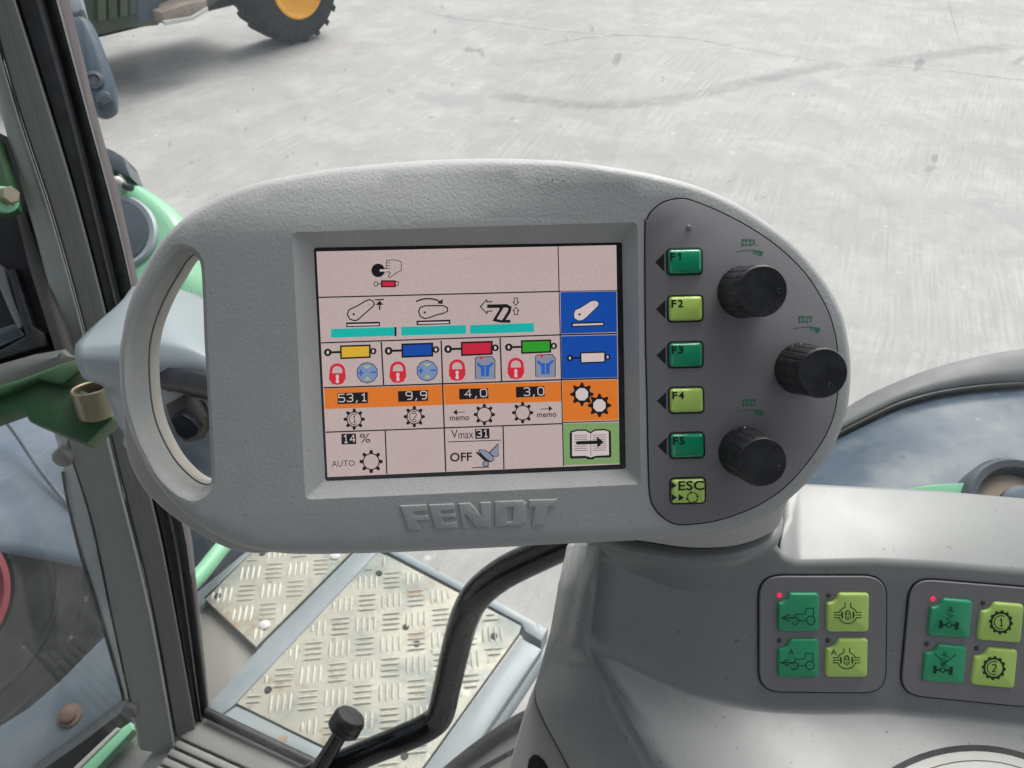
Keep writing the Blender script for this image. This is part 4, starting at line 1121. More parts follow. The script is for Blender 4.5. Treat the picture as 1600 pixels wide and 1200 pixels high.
# ================================================================== left of the pillar: latch, cover, door frame
LQ = Plane(D(120, 600, 0.72), camn(0.25, 0.25, -1), AX)
lb = thing('latch_bracket', LQ.hit(90, 690), 'dark green steel latch bracket with brass-coloured striker on the pillar', 'bracket')
prism_px('bracket_plate', LQ, [(-180,672),(0,614),(60,590),(97,600),(120,606),(160,622),(176,654),(136,693),(128,692),(45,658),(37,643),(25,641),(0,650),(-180,712)], M['paint_green'], lb, -0.03, 0.0, 0.003)
prism_px('bracket_flange', LQ, [(-180,650),(0,600),(40,588),(92,568),(118,560),(127,577),(98,600),(60,592),(0,616),(-180,676)], M['paint_green'], lb, -0.03, 0.010, 0.003)
ca = LQ.hit(145, 622, 0.004)
cax = (AU * 1.0 - AF * 0.45 - AX * 0.05).normalized()
lathe('striker', ca, cax, [(0.0150, -0.018), (0.0165, -0.016), (0.0165, 0.010), (0.0155, 0.011), (0.0140, 0.010), (0.0135, -0.014), (0.001, -0.014)], M['steel'], lb, 32)
lathe('striker_pin', ca, cax, [(0.0125, -0.013), (0.0125, 0.002), (0.004, 0.003)], M['gap'], lb, 20)
# pale cover seen behind and through the handle
cv = thing('motor_cover', D(230, 690, 0.66), 'pale grey rounded motor cover seen through the terminal handle', 'cover')
def cgrid(rows): return [[D(*p) for p in r] for r in rows]
rows = [[(206,448,.74),(222,445,.74),(256,446,.74),(305,460,.74),(355,490,.74)],
        [(186,474,.70),(206,462,.70),(262,460,.70),(322,492,.70),(372,540,.70)],
        [(150,505,.665),(188,488,.66),(255,485,.655),(320,520,.655),(372,565,.655)],
        [(121,534,.635),(180,528,.622),(252,525,.615),(318,545,.615),(372,588,.615)],
        [(117,548,.626),(180,548,.612),(252,548,.606),(318,562,.606),(372,605,.606)],
        [(119,566,.624),(180,572,.611),(252,580,.605),(318,590,.606),(372,625,.606)],
        [(132,592,.635),(185,600,.624),(252,612,.618),(318,620,.62),(372,650,.62)],
        [(158,601,.65),(195,625,.645),(250,640,.64),(318,648,.64),(372,670,.62)],
        [(168,622,.665),(205,650,.66),(250,664,.66),(318,668,.66),(372,690,.63)],
        [(186,667,.685),(216,690,.675),(260,700,.67),(318,705,.67),(372,720,.64)],
        [(206,704,.66),(240,735,.65),(275,748,.65),(320,752,.65),(372,760,.65)],
        [(235,760,.67),(262,778,.66),(295,790,.66),(330,790,.66),(372,795,.66)]]
R_ = cgrid(rows)
# refine with catmull rows/cols
R2 = [cr(r, 4, False) for r in R_]
R3 = list(zip(*[cr(list(c), 4, False) for c in zip(*R2)]))
gridmesh('cover_shell', [list(r) for r in R3], M['cover'], cv, 60)
tube('cover_edge', [D(*p) for p in ((240,452,.72),(265,462,.72),(295,474,.72),(321,492,.72),(350,515,.72))], 0.0042, M['rubber'], cv, 12, 4)
pc = D(279, 588, 0.608)
lathe('rod_hole', pc + AF * 0.004, -AF + AU * 0.1, [(0.0125, -0.004), (0.0125, 0.006), (0.0115, 0.0065), (0.0105, 0.004)], M['gap'], cv, 28)
tube('rod', [D(*p) for p in ((262,593,.612),(278,594,.60),(310,600,.575),(345,608,.55),(400,620,.52))], [0.0088, 0.0092, 0.0092, 0.0092, 0.009], M['rod'], cv, 18, 4)
lathe('rod_end', D(266, 593, 0.606), -AF * 0.6 - AX * 0.8, [(0.0095, -0.004), (0.0095, 0.002), (0.006, 0.005), (0.001, 0.0055)], M['rod'], cv, 20)
cn = prism_px('connector', Plane(D(290, 655, 0.60), camn(0.1, 0.1, -1), AX), [(256,632),(285,616),(308,624),(321,650),(316,668),(306,684),(284,690),(272,672),(262,652)], M['trim_dark'], cv, -0.02, 0.0, 0.004)
prism_px('connector_cap', Plane(D(290, 670, 0.592), camn(0.1, -0.3, -1), AX), [(264,656),(282,646),(300,656),(312,670),(308,682),(290,690),(276,682)], M['rod'], cv, -0.012, 0.0, 0.003)
# door frame at the left edge
df = thing('cab_doorway', LQ.hit(20, 560, -0.02), 'dark recessed doorway edge with black gasket above the latch bracket', 'frame')
FP2 = Plane(D(20, 480, 0.80), camn(0.2, 0.1, -1), AX)
prism_px('frame_recess', FP2, [(-260,160),(0,208),(12,214),(46,318),(70,420),(110,560),(60,590),(-260,720)], M['gap'], df, -0.02, -0.004)
prism_px('dark_strip', FP2, [(22,330),(38,328),(70,420),(108,548),(110,560),(84,548),(44,420)], M['trim_dark'], df, -0.004, 0.012, 0.004)
prism_px('gasket', FP2, [(8,420),(24,418),(52,508),(70,520),(74,540),(44,548),(0,562),(-240,636),(-240,616),(0,545),(38,524)], M['rubber'], df, -0.004, 0.010, 0.004)
prism_px('inner_bar', FP2, [(-20,400),(6,418),(22,470),(38,508),(28,516),(14,488),(0,455),(-20,420)], M['trim'], df, -0.004, 0.006, 0.003)
prism_px('inner_sill', FP2, [(-240,588),(0,512),(24,504),(40,524),(0,542),(-240,618)], M['slate_dark'], df, -0.004, 0.004, 0.003)
prism_px('frame_sill', FP2, [(-240,638),(0,566),(50,552),(98,544),(108,556),(96,568),(40,590),(0,608),(-240,700)], M['trim'], df, -0.01, 0.02, 0.008)
hb = thing('hinge_bracket', D(10, 320, 0.72), 'green hinge bracket with a hexagonal steel bolt in the door frame', 'bracket')
FP3 = Plane(D(5, 270, 0.74), camn(0.2, 0.1, -1), AX)
prism_px('hinge_plate', FP3, [(-40,205),(-5,212),(6,250),(16,290),(22,322),(0,330),(-40,330)], M['paint_green'], hb, -0.02, 0.0, 0.004)
lathe('washer', FP3.hit(6, 312, 0.001), FP3.n + FP3.u * 0.9, [(0.0125, -0.004), (0.0125, 0.002), (0.010, 0.003)], M['paint_lime'], hb, 24)
lathe('bolt', FP3.hit(14, 306, 0.004), FP3.n + FP3.u * 0.9, [(0.0090, -0.006), (0.0090, 0.004), (0.0075, 0.006)], M['steel'], hb, 6, 20)
# window left of the pillar, and what stands outside it
lw = thing('corner_window', LP.hit(60, 900), 'window pane left of the pillar, in front of the mudguard and wheel', 'window')
q0 = PB - LN * 0.03
q = [q0 + LU * 0.02, q0 + LU * 0.9, q0 + LU * 0.9 + pv * 0.45, q0 + LU * 0.02 + pv * 0.45]
gt = LN * 0.004
mesh('glass', q + [p + gt for p in q], [(0, 1, 2, 3), (7, 6, 5, 4), (0, 4, 5, 1), (1, 5, 6, 2), (2, 6, 7, 3), (3, 7, 4, 0)], M['glass_corner'], lw)

# ------------------------------------------------------------------ outside: wheel, mudguard, beam
wc = D(-138, 935, 1.95)
wa = (camn(0.75, 0.42, -0.95)).normalized()
wh = thing('tractor_wheel', Vector((wc.x, wc.y, wc.z - 0.5)), 'dark tractor tyre with red wheel rim behind the corner window', 'wheel')
R = 0.40
def tread(a, j): return 1.0 + (0.02 if (int(a / (2 * math.pi) * 44) % 2) and 13 <= j <= 15 else 0.0)
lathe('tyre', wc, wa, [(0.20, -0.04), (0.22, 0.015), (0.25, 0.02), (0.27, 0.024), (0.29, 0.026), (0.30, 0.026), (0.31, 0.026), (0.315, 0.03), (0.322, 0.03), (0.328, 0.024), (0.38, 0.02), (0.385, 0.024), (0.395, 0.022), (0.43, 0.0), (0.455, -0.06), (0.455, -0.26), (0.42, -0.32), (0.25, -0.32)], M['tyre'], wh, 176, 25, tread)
rim = lathe('rim', wc, wa, [(0.205, -0.02), (0.21, 0.012), (0.195, 0.016), (0.185, -0.012), (0.17, -0.04), (0.16, -0.02), (0.14, -0.05), (0.08, -0.06), (0.07, -0.02), (0.001, -0.02)], M['red_rim'], wh, 64)
mg = thing('mudguard', D(40, 780, 1.5), 'glossy blue-grey mudguard above the red-rimmed wheel, seen through glass', 'mudguard')
rows = []
for i in range(15):
    t = i / 14
    a = math.radians(-20 + 100 * t)
    r = []
    for j in range(13):
        s = j / 12
        x = -420 + 610 * s
        y = 600 + 235 * t + 60 * (x + 140) / 330 * t
        d = 1.62 - 0.30 * math.sin(a * 0.9) - 0.02 * s
        r.append(D(x, y, d))
    rows.append(r)
gridmesh('guard_shell', rows, M['guard'], mg, 60)
prism_px('inner_guard', Plane(D(60, 950, 2.55), camn(0, 0.3, -1), AX), [(-80,780),(200,780),(250,1130),(-80,1150)], M['slate_dark'], mg, -0.03, 0.0, 0.01)
tube('guard_seam', [D(*p) for p in ((-30,610,1.54),(20,672,1.49),(65,738,1.43),(112,796,1.385))], 0.004, M['slate_dark'], mg, 8, 4)
fb = thing('frame_beam', D(80, 1120, 1.25), 'blue-grey steel beam with a rusty bolt below the wheel', 'beam')
BP = Plane(D(90, 1100, 1.25), camn(0.1, 0.6, -1), AX)
prism_px('beam_plate', BP, [(-60,1168),(0,1130),(40,1105),(90,1062),(165,987),(196,985),(200,1080),(188,1098),(120,1150),(60,1192),(0,1240),(-60,1280)], M['beam_blue'], fb, -0.04, 0.0, 0.012)
bt = lathe('bolt', BP.hit(109, 1118, 0.0), BP.n, [(0.019, -0.002), (0.018, 0.003), (0.0115, 0.0045), (0.0115, 0.010), (0.008, 0.012)], M['rust'], fb, 24)
gs = thing('green_floor_edge', D(170, 1170, 1.06), 'bright green painted steel edge at the foot of the pillar', 'edge')
EP = Plane(D(170, 1165, 1.03), camn(0.0, 0.7, -1), AX)
prism_px('edge_strip', EP, [(208,1140),(203,1128),(186,1140),(120,1205),(90,1235),(110,1250),(146,1206)], M['paint_lime'], gs, -0.02, 0.0, 0.002)
prism_px('worn_lip', EP, [(186,1140),(182,1136),(112,1202),(84,1230),(90,1235),(120,1205)], M['sill'], gs, -0.02, 0.002, 0.001)
BP2 = Plane(D(110, 1170, 1.30), camn(0.1, 0.6, -1), AX)
us = prism_px('under_panel', BP2, [(200,1070),(205,1130),(120,1220),(40,1290),(-40,1290),(60,1185)], M['under'], fb, -0.03, -0.01)

# ------------------------------------------------------------------ step platform with tread plates
zp = 1.648
HP = Plane((0, 0, zp), (0, 0, 1), AX)
pf = thing('step_platform', G(560, 1050, zp - 0.1), 'blue-grey step platform with aluminium five-bar tread plates below the window', 'platform')
def hz(name, pts, mat, z0, z1, bev=0.002, parent=pf):
    return prism_px(name, HP, pts, mat, parent, z0, z1, bev)
PA = [(318,934),(400,1011),(543,869),(575,838),(440,820),(391,864)]
PBq = [(369,1099),(505,1166),(640,1232),(656,1200),(816,978),(812,972),(612,872),(560,850),(585,872)]
PBq = [(369,1099),(470,1149),(640,1232),(660,1200),(811,990),(815,978),(606,868),(590,862)]
deck = hz('deck_plate', [(312,936),(330,925),(412,1008),(400,1040),(350,1110),(318,1106)], M['deck'], -0.03, -0.012)
hz('frame_beam', [(296,934),(312,948),(392,868),(450,815),(430,812),(385,860)], M['bluegrey'], -0.03, 0.004, 0.003)
hz('frame_beam', [(402,1014),(331,1093),(328,1110),(345,1118),(370,1098),(592,862),(640,815),(600,815),(547,867)], M['bluegrey'], -0.03, 0.006, 0.004)
hz('frame_beam', [(612,866),(580,850),(600,840),(636,864),(760,928),(856,982),(846,1002),(820,986),(815,974)], M['bluegrey'], -0.03, 0.004, 0.003)
hz('frame_beam', [(814,996),(847,1014),(830,1040),(745,1164),(690,1250),(625,1250),(660,1202)], M['bluegrey'], -0.03, 0.003, 0.003)
hz('frame_beam', [(330,1112),(345,1116),(370,1102),(470,1152),(640,1234),(640,1262),(480,1196)], M['bluegrey'], -0.03, 0.002, 0.003)
tube('edge_tube', [G(x, y, zp - 0.02) for x, y in ((850,1022),(800,1098),(748,1172),(700,1240))], 0.010, M['bluegrey'], pf, 12, 3)
hz('slot', [(429,1160),(434,1152),(443,1148),(450,1150),(449,1155),(442,1161),(434,1163)], M['rust_plate'], 0.0, 0.0026, 0.0)
def tread_plate(pts, bolts):
    l = ccw(pxs(HP, pts, 0.004))
    pl_ = solid('tread_plate', HP, l, M['alu'], pf, [(0, -0.004), (0, 0.0032), (0.0008, 0.004)], back=True)
    ins = offset(l, 0.003)
    V = []; F = []
    cs = 0.0385; an = math.radians(6)
    e1 = Vector((math.cos(an), math.sin(an))); e2 = Vector((-math.sin(an), math.cos(an)))
    for i in range(-40, 40):
        for j in range(-5, 60):
            c = e1 * (i * cs) + e2 * (j * cs)
            if not (-0.9 < c.x < 0.7 and 0.1 < c.y < 1.2): continue
            a, b = (e1, e2) if (i + j) % 2 else (e2, e1)
            for k in range(4):
                m = c + b * ((k - 1.5) * cs * 0.235)
                W = 0.0032; H = 0.0022
                for L in (cs * 0.41, cs * 0.3, cs * 0.2):
                    if inside(m + a * L, ins) and inside(m - a * L, ins): break
                else: continue
                s = len(V)
                for t, ww in ((-1, 0), (-0.6, 0.8), (0.6, 0.8), (1, 0), (0.6, -0.8), (-0.6, -0.8)):
                    p = m + a * L * t + b * W * ww; V.append(HP.w(p.x, p.y, 0.0039))
                for t in (-0.55, 0.55):
                    p = m + a * L * t; V.append(HP.w(p.x, p.y, 0.0039 + H))
                F += [(s, s + 1, s + 6), (s + 1, s + 2, s + 7, s + 6), (s + 2, s + 3, s + 7), (s + 3, s + 4, s + 7), (s + 4, s + 5, s + 6, s + 7), (s + 5, s, s + 6)]
    tb = mesh('tread_bars', V, F, M['alu_bar'], pl_, 60)
    tb['kind'] = 'stuff'
    for x, y, kind in bolts:
        p = G(x, y, zp + 0.004)
        if kind == 'h':
            lathe('bolt_hole', p, (0, 0, 1), [(0.0052, 0), (0.0052, 0.0006)], M['gap'], pl_, 16)
        elif kind == 's':
            lathe('screw', p, (0, 0, 1), [(0.0055, 0), (0.005, 0.0016), (0.002, 0.0014)], M['under'], pl_, 14)
        else:
            lathe('rivet', p, (0, 0, 1), [(0.0085, 0), (0.0075, 0.0025), (0.004, 0.0042), (0.0005, 0.0046)], M['white_edge'], pl_, 18)
tread_plate(PA, [(340, 931, 's'), (414, 977, 'r'), (410, 865, 'h'), (524, 869, 'r')])
tread_plate(PBq, [(592, 896, 's'), (634, 980, 'h'), (651, 1006, 'h'), (772, 994, 's'), (419, 1078, 's'), (632, 1181, 's')])
# green handrail and dark tank side beside the platform
hr = tube('handrail', [D(*p) for p in ((292,920,1.16),(318,892,1.20),(345,858,1.25),(420,770,1.4))], 0.0125, M['paint_lime'], None, 18, 3)
tag(hr, 'bright green handrail tube between the pillar and the tread plates', 'handrail')
tk = thing('tank_side', D(350, 900, 1.55), 'dark slate tank side below the green handrail', 'tank')
prism_px('tank_panel', Plane(D(340, 890, 1.45), camn(0.3, 0.2, -1), AX), [(285,800),(400,800),(450,830),(390,862),(300,948),(280,920)], M['slate_dark'], tk, -0.2, 0.0, 0.01)
prism_px('tank_rib', Plane(D(340, 890, 1.45), camn(0.3, 0.2, -1), AX), [(343,878),(349,874),(334,905),(328,915)], M['slate'], tk, 0.0005, 0.006, 0.002)
# ------------------------------------------------------------------ green lamp and arm beyond the pillar
gl_ = thing('work_lamp', D(215, 480, 1.35), 'mint green work lamp housing with grey ring behind the handle', 'lamp')
lc = D(196, 372, 1.30)
la = camn(-0.15, 0.35, -1).normalized()
rows = []
GO = [(150,262),(182,264),(212,280),(245,302),(267,322),(284,346),(297,385),(304,425),(300,452),(288,470),(262,490),(225,500),(170,490),(140,440),(130,350)]
GP = Plane(D(210, 380, 1.33), la, AX)
gl_loop = ccw(cr(pxs(GP, GO), 5))
solid('lamp_housing', GP, gl_loop, M['paint_lime'], gl_, [(0.03, -0.16), (0.012, -0.12), (0.0, -0.07), (0.0, -0.03), (0.006, -0.010), (0.016, -0.002), (0.028, 0.0)], back=True, smooth=60)
ring = ell(186, 364, 62, 58, 40)
solid('lamp_ring', GP, pxs(GP, ring), M['cover'], gl_, [(0, -0.02), (0, 0.004), (0.004, 0.008), (0.012, 0.006)])
solid('lamp_lens', GP, pxs(GP, ell(184, 364, 52, 49, 40)), M['slate_dark'], gl_, [(0, 0.0), (0, 0.0085), (0.01, 0.0095), (0.03, 0.012)])
prism_px('lamp_bracket', GP, [(160,228),(174,233),(193,245),(205,278),(182,266),(160,258)], M['slate_dark'], gl_, -0.03, 0.01, 0.003)
lathe('lamp_knob', GP.hit(184, 284, 0.02), GP.n, [(0.009, -0.02), (0.009, 0.004), (0.005, 0.010), (0.001, 0.011)], M['white_edge'], gl_, 16)
tube('lamp_clip', [GP.hit(x, y, 0.012) for x, y in ((186,276),(192,284),(197,292),(206,294))], 0.006, M['rubber'], gl_, 10, 3)
ma = thing('mirror_arm', D(150, 160, 1.6), 'blue-grey rounded mirror arm outside the pillar, before the parked loader', 'arm')
MPn = Plane(D(145, 90, 1.6), camn(0.3, 0.2, -1), AX)
solid('arm_shell', MPn, ccw(cr(pxs(MPn, [(100,30),(117,19),(131,20),(142,31),(157,64),(172,110),(176,145),(171,157),(154,163),(135,150),(110,90)]), 5)), M['slate'], ma, [(0.02, -0.09), (0, -0.06), (0.0, -0.02), (0.008, -0.004), (0.018, 0.0)], back=True, smooth=60)
prism_px('arm_upper', MPn, [(95,-30),(120,-30),(131,14),(118,20),(100,20)], M['bluegrey'], ma, -0.06, -0.01, 0.006)
lathe('arm_joint', MPn.hit(147, 126, 0.0), MPn.n, [(0.020, -0.01), (0.020, 0.004), (0.012, 0.006), (0.010, 0.002)], M['slate_dark'], ma, 24)
prism_px('arm_cap', MPn, [(150,146),(160,140),(170,144),(173,153),(160,161),(150,160)], M['slate_dark'], ma, -0.004, 0.004, 0.003)
# ------------------------------------------------------------------ fender beyond the console
fe = thing('fender', D(1450, 800, 1.25), 'slate blue fender with pale grey rim beyond the console ledge', 'fender')
UPb = [(1180,745),(1240,700),(1290,664),(1323,644),(1360,622),(1400,604),(1440,588),(1480,575),(1540,561),(1600,551),(1680,543),(1800,541),(2000,552),(2250,590)]
LOb = [(1180,765),(1240,722),(1285,690),(1313,674),(1360,650),(1400,631),(1440,618),(1480,609),(1540,601),(1600,597),(1680,594),(1800,597),(2000,612),(2250,655)]
rows = []
for t, dd in ((-0.9, 0.16), (-0.25, 0.035), (0.0, 0.0), (0.25, -0.012), (0.6, -0.02), (1.0, -0.03)):
    r = []
    for a, b in zip(UPb, LOb):
        tt = max(t, 0.0)
        x = a[0] + (b[0] - a[0]) * tt; y = a[1] + (b[1] - a[1]) * tt
        d = 1.16 + dd
        p = D(x, y, d)
        if t < 0: p = D(x, y + 2, 1.16) + (AF * 1.0 - AU * 1.2) * dd
        r.append(p)
    rows.append(cr(r, 3, False))
gridmesh('fender_rim', rows, M['grey_rim'], fe, 60)
sealp = [D(b[0], b[1] + 3, 1.128) for b in LOb]
tube('fender_seal', sealp, 0.0042, M['rubber'], fe, 10, 3)
rows = []
BT = [(1200,800),(1240,800),(1290,800),(1320,800),(1360,800),(1400,800),(1440,800),(1480,800),(1540,800),(1600,800),(1680,800),(1800,805),(2000,820),(2250,860)]
for k in range(9):
    t = k / 8
    r = []
    for i, (b, c) in enumerate(zip(LOb, BT)):
        x = b[0] + (c[0] - b[0]) * t; y = b[1] + 4 + (c[1] - b[1]) * t
        d = 1.135 - 0.13 * t - 0.05 * math.sin(math.pi * t * 0.5)
        r.append(D(x, y, d))
    rows.append(cr(r, 3, False))
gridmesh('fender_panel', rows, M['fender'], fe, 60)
prism_px('green_badge_panel', Plane(D(1480, 765, 0.93), camn(0, 0.3, -1), AX), [(1418,764),(1460,757),(1508,754),(1520,790),(1418,790)], M['paint_lime'], fe, -0.02, 0.0, 0.002)
lp2 = Plane(D(1590, 790, 0.92), camn(0.0, 0.45, -1), AX)
lathe('fender_lamp_ring', lp2.hit(1594, 800), lp2.n, [(0.066, -0.03), (0.068, 0.0), (0.062, 0.010), (0.054, 0.008), (0.050, -0.004), (0.048, -0.02)], M['slate_dark'], fe, 56)
lathe('fender_lamp_lens', lp2.hit(1594, 800) - lp2.n * 0.004, lp2.n, [(0.049, -0.02), (0.049, -0.004), (0.04, 0.0), (0.001, 0.004)], M['rust_plate'], fe, 40)
lathe('fender_lamp_cap', lp2.hit(1606, 806), lp2.n, [(0.036, -0.004), (0.036, 0.006), (0.030, 0.010), (0.001, 0.012)], M['slate'], fe, 40)

# ================================================================== YARD
def make_concrete():
    m, t, b = new_mat('yard_concrete')
    c = mixc(t, noise(t, 0.55, 8, 0.65), (0.305, 0.297, 0.282), (0.388, 0.379, 0.362))
    c = mixc(t, ramp(t, noise(t, 1.7, 9, 0.75, dist=0.3), 0.46, 0.66), c, (0.42, 0.41, 0.39))
    c = mixc(t, ramp(t, noise(t, 0.9, 9, 0.7), 0.54, 0.70), c, (0.295, 0.293, 0.287))
    c = mixc(t, ramp(t, noise(t, 5.5, 8, 0.75, dist=0.6), 0.62, 0.74), c, (0.25, 0.245, 0.238))
    c = mixc(t, ramp(t, noise(t, 34, 3, 0.6), 0.655, 0.73), c, (0.21, 0.205, 0.20))
    c = mixc(t, ramp(t, noise(t, 9, 4, 0.6, rot=(0, 0, 1)), 0.66, 0.72), c, (0.50, 0.49, 0.46))
    # brushed finish: streaks along the bay, worn away in patches
    s1 = noise(t, 1.0, 4, 0.65, stretch=(48, 1.6, 1), pre=0.50)
    s2 = noise(t, 1.0, 4, 0.65, stretch=(44, 1.6, 1), pre=0.38)
    msk = ramp(t, noise(t, 0.22, 1, 0.5), 0.50, 0.53)
    gv = mixc(t, msk, ramp(t, s1, 0.35, 0.65), ramp(t, s2, 0.35, 0.65))
    gg = mixc(t, ramp(t, noise(t, 0.9, 7, 0.7), 0.42, 0.64), gv, (0.5, 0.5, 0.5))
    c = mixc(t, 0.11, c, gg, 'OVERLAY')
    c = mixc(t, 0.22, c, noise(t, 170, 3, 0.7), 'OVERLAY')
    t.links.new(c, b.inputs['Base Color'])
    b.inputs['Roughness'].default_value = 0.8
    b.inputs['Specular IOR Level'].default_value = 0.35
    bp = N(t, 'ShaderNodeBump', Strength=0.22, Distance=0.004)
    t.links.new(gg, bp.inputs['Height'])
    bp2 = N(t, 'ShaderNodeBump', Strength=0.4, Distance=0.004)
    t.links.new(noise(t, 70, 6, 0.7), bp2.inputs['Height']); t.links.new(bp.outputs[0], bp2.inputs['Normal'])
    t.links.new(bp2.outputs[0], b.inputs['Normal'])
    return m
M['yard'] = make_concrete()
yd = mesh('ground', [(-150, -150, 0), (150, -150, 0), (150, 150, 0), (-150, 150, 0)], [(0, 1, 2, 3)], M['yard'], origin=(0, 0, 0))
tag(yd, kind='structure')
def make_mark(name, col, a0, a1, sc):
    m, t, b = new_mat(name)
    b.inputs['Base Color'].default_value = (*col, 1); b.inputs['Roughness'].default_value = 0.85
    a = ramp(t, noise(t, sc, 5, 0.7), 0.30, 0.72, (a0,) * 3, (a1,) * 3)
    at = t.nodes.new('ShaderNodeAttribute'); at.attribute_name = 'fade'
    mm = t.nodes.new('ShaderNodeMath'); mm.operation = 'MULTIPLY'
    t.links.new(a, mm.inputs[0]); t.links.new(at.outputs['Fac'], mm.inputs[1])
    t.links.new(mm.outputs[0], b.inputs['Alpha'])
    return m
M['crack'] = make_mark('concrete_crack', (0.17, 0.165, 0.16), 0.0, 0.5, 9)
M['smear'] = make_mark('tyre_smear', (0.22, 0.225, 0.225), 0.04, 0.30, 5)
def ribbon(name, pts, wd, mat, z, jit=0.0):
    P = cr([G(x, y, z) for x, y in pts], 7, False)
    V = []; F = []; fd = []
    for i, p in enumerate(P):
        t = (P[min(i + 1, len(P) - 1)] - P[max(i - 1, 0)]).normalized(); s = Vector((-t.y, t.x, 0))
        c = p + s * random.uniform(-jit, jit); ww = wd * random.uniform(0.85, 1.15)
        end = min(1.0, i / 6, (len(P) - 1 - i) / 6)
        for k, f in ((-1.0, 0.0), (-0.35, 1.0), (0.35, 1.0), (1.0, 0.0)):
            V.append(c + s * ww * k); fd.append(f * end)
    for i in range(len(P) - 1):
        for k in range(3): F.append((4 * i + k, 4 * i + k + 1, 4 * i + 5 + k, 4 * i + 4 + k))
    o = mesh(name, V, F, mat, yd, recalc=False)
    at = o.data.attributes.new('fade', 'FLOAT', 'POINT')
    at.data.foreach_set('value', fd)
    return o
q5 = lambda x, y: (600 + x / 1.6, y / 1.6)
ribbon('crack', [q5(*p) for p in ((60,20),(180,45),(280,56),(420,76),(560,86),(620,88),(760,96),(900,122),(1050,146),(1150,160))], 0.016, M['crack'], 0.004, 0.012)
ribbon('crack', [q5(*p) for p in ((1190,158),(1300,168),(1440,181),(1520,192),(1610,201),(1700,210))], 0.018, M['crack'], 0.005, 0.010)
ribbon('tyre_mark', [q5(*p) for p in ((260,230),(330,244),(450,258),(560,262),(680,252),(800,232),(950,196),(1080,171),(1190,158))], 0.15, M['smear'], 0.006, 0.01)
ribbon('tyre_mark', [q5(*p) for p in ((350,120),(440,104),(560,90),(700,88))], 0.03, M['smear'], 0.007, 0.02)
ribbon('tyre_mark', [q5(*p) for p in ((1190,158),(1300,150),(1430,130),(1520,120),(1620,114))], 0.17, M['smear'], 0.007, 0.01)
ribbon('joint', [(1478,-30),(1484,10),(1492,40),(1502,74)], 0.008, M['crack'], 0.006, 0.004)
for x, y in ((675,183),(855,70),(800,185),(1110,20),(945,130),(1380,195),(975,63),(1195,308),(1540,190),(1345,92),(1480,70),(1025,30),(700,24),(870,84)):
    P = G(x, y, 0.005); n_ = 12; L = random.uniform(0.015, 0.05); W = L * random.uniform(0.3, 0.6); a0 = random.uniform(0, 3)
    V = []
    for i in range(n_):
        a = 2 * math.pi * i / n_; r = random.uniform(0.7, 1.15)
        X = L * r * math.cos(a); Y = W * r * math.sin(a)
        V.append(P + Vector((X * math.cos(a0) - Y * math.sin(a0), X * math.sin(a0) + Y * math.cos(a0), 0)))
    st_o = mesh('stain', [P] + V, [(0, 1 + i, 1 + (i + 1) % n_) for i in range(n_)], M['crack'], yd, recalc=False)
    st_o.data.attributes.new('fade', 'FLOAT', 'POINT').data.foreach_set('value', [1.0] + [0.35] * n_)

# ------------------------------------------------------------------ parked loader at upper left
M['side_green'] = pmat('muddy_green_paint', (0.08, 0.12, 0.07), 0.5, vary=0.25, vscale=3, dust=0.5, dscale=3.5, dcol=(0.19, 0.17, 0.12))
va = Vector((math.sin(math.radians(50)), -math.cos(math.radians(50)), 0))        # axle, towards the camera
vl = Vector((-va.y, va.x, 0))
if vl.x > 0: vl = -vl                                                            # along the machine, to the left
cw = G(474, 65, 0.0); wr = 0.60
ctr = cw + Vector((0, 0, wr * 0.985))
ld = thing('parked_loader', Vector((ctr.x, ctr.y, 0)) + vl * 1.5, 'parked dark green loader with lugged tyre and orange wheel hub', 'loader')
def lug(a, j):
    return 1.0
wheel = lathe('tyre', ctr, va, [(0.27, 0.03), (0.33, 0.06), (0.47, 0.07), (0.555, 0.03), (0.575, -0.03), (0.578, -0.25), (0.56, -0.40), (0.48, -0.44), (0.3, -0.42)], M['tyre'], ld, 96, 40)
bm = bmesh.new()
u_ = va.orthogonal().normalized(); v2 = va.cross(u_)
for s in (0, 1):
    for k in range(20):
        a = 2 * math.pi * (k + 0.5 * s) / 20
        V = []
        for (h, da) in ((0.05 if s == 0 else -0.42, 0.0), (-0.19, 0.16 if s == 0 else 0.16)):
            for ddx in (-0.055, 0.055):
                for rr in (0.55, 0.605 if h != 0.05 and h != -0.42 else 0.585):
                    aa = a + da + ddx
                    V.append(bm.verts.new(ctr + va * h + (u_ * math.cos(aa) + v2 * math.sin(aa)) * rr - world_off(ld)))
        for f in ((0, 1, 3, 2), (4, 6, 7, 5), (1, 5, 7, 3), (0, 2, 6, 4), (0, 4, 5, 1), (2, 3, 7, 6)):
            bm.faces.new([V[i] for i in f])
bmesh.ops.recalc_face_normals(bm, faces=bm.faces)
me = bpy.data.meshes.new('tyre_lugs'); bm.to_mesh(me); bm.free()
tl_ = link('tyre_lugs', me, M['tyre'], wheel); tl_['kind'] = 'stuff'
lathe('wheel_hub', ctr, va, [(0.315, 0.02), (0.335, 0.07), (0.315, 0.078), (0.30, 0.06), (0.26, 0.045), (0.14, 0.04), (0.12, 0.07), (0.001, 0.08)], M['orange_rim'], ld, 48)
VP_ = Plane(ctr - va * 0.12, va, -vl)
def vb(name, pts, mat, w0, w1, bev=0.01): return prism_px(name, VP_, pts, mat, ld, w0, w1, bev)
vb('chassis', [(120,-80),(120,58),(158,55),(205,44),(248,40),(256,24),(330,10),(360,-10),(372,-60),(350,-200),(100,-220)], M['dark_green'], -1.2, 0.0, 0.02)
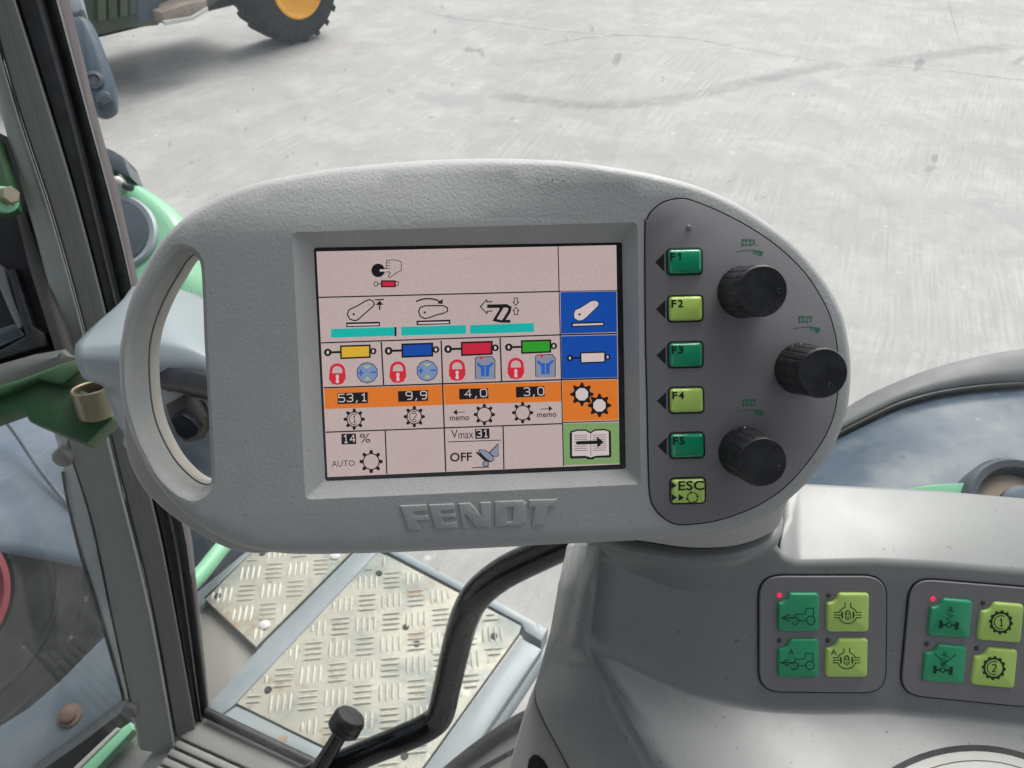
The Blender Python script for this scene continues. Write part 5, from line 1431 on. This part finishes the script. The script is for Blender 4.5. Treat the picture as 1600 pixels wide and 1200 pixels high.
for k in range(4):
    x = 152 + k * 17
    vb('side_panel', [(x, -80), (x + 2, 34 - k * 3), (x + 16, 31 - k * 3), (x + 14, -80)], M['dark_green' if k % 2 else 'side_green'], 0.0, 0.05 + 0.02 * (k % 2), 0.02)
vb('tool_box', [(214,-80),(218,36),(250,26),(252,-80)], M['slate'], 0.05, 0.12, 0.02)
st_ = vb('step', [(252,20),(258,38),(300,30),(325,16),(324,0),(290,6)], M['rust_plate'], 0.02, 0.28, 0.015)
vb('step_edge', [(256,33),(259,40),(302,32),(326,17),(325,11),(300,26)], M['white_edge'], 0.2815, 0.31, 0.006)
box('under_frame', ctr + vl * 0.4 - va * 1.2 - Vector((0, 0, 0.18)), vl * 3.2, va * 0.75, Vector((0, 0, 0.4)), M['under'], ld, 0.02)

# ------------------------------------------------------------------ unseen cab roof and walls, added behind the driver to shade the cab
ra = WU; rb = Vector((0.5, 0.866, 0))
o_ = Vector((0, 0, 3.25))
M['liner'] = pmat('dark_shade_lining', (0.05, 0.048, 0.046), 0.8, vary=0.1)
rf = thing('cab_shade_shell', o_, 'unseen dark cab roof and walls behind the driver, added for shade', 'cab')
RX0, RX1, RY0, RY1 = -0.75, 1.15, -1.0, 0.06
def rbx(name, x0, x1, y0, y1, z0, z1): return box(name, ra * x0 + rb * y0 + Vector((0, 0, z0)), ra * (x1 - x0), rb * (y1 - y0), Vector((0, 0, z1 - z0)), M['liner'], rf, 0.01)
rbx('roof', RX0, RX1, RY0, RY1, 3.25, 3.33)
rbx('rear_shade_wall', RX0, RX1, RY0 - 0.05, RY0 - 0.002, 1.5, 2.45)
rbx('side_shade_wall', RX0 - 0.05, RX0 - 0.002, RY0, -0.3, 1.5, 3.25)
rbx('side_shade_wall', RX1 + 0.002, RX1 + 0.05, RY0, -0.1, 1.5, 3.25)
for o in COL.objects:
    if o.parent is None and 'category' in o: o['kind'] = 'thing'

# sheet parts get real thickness, away from the driver
for nm, th in (('cover_shell', 0.004), ('guard_shell', 0.006), ('fender_panel', 0.006), ('fender_rim', 0.006), ('console_body', 0.003)):
    o = bpy.data.objects[nm]
    nrm = sum((p.normal * p.area for p in o.data.polygons), Vector())
    md = o.modifiers.new('thickness', 'SOLIDIFY'); md.thickness = th
    md.offset = -1.0 if nrm.dot(AF) < 0 else 1.0
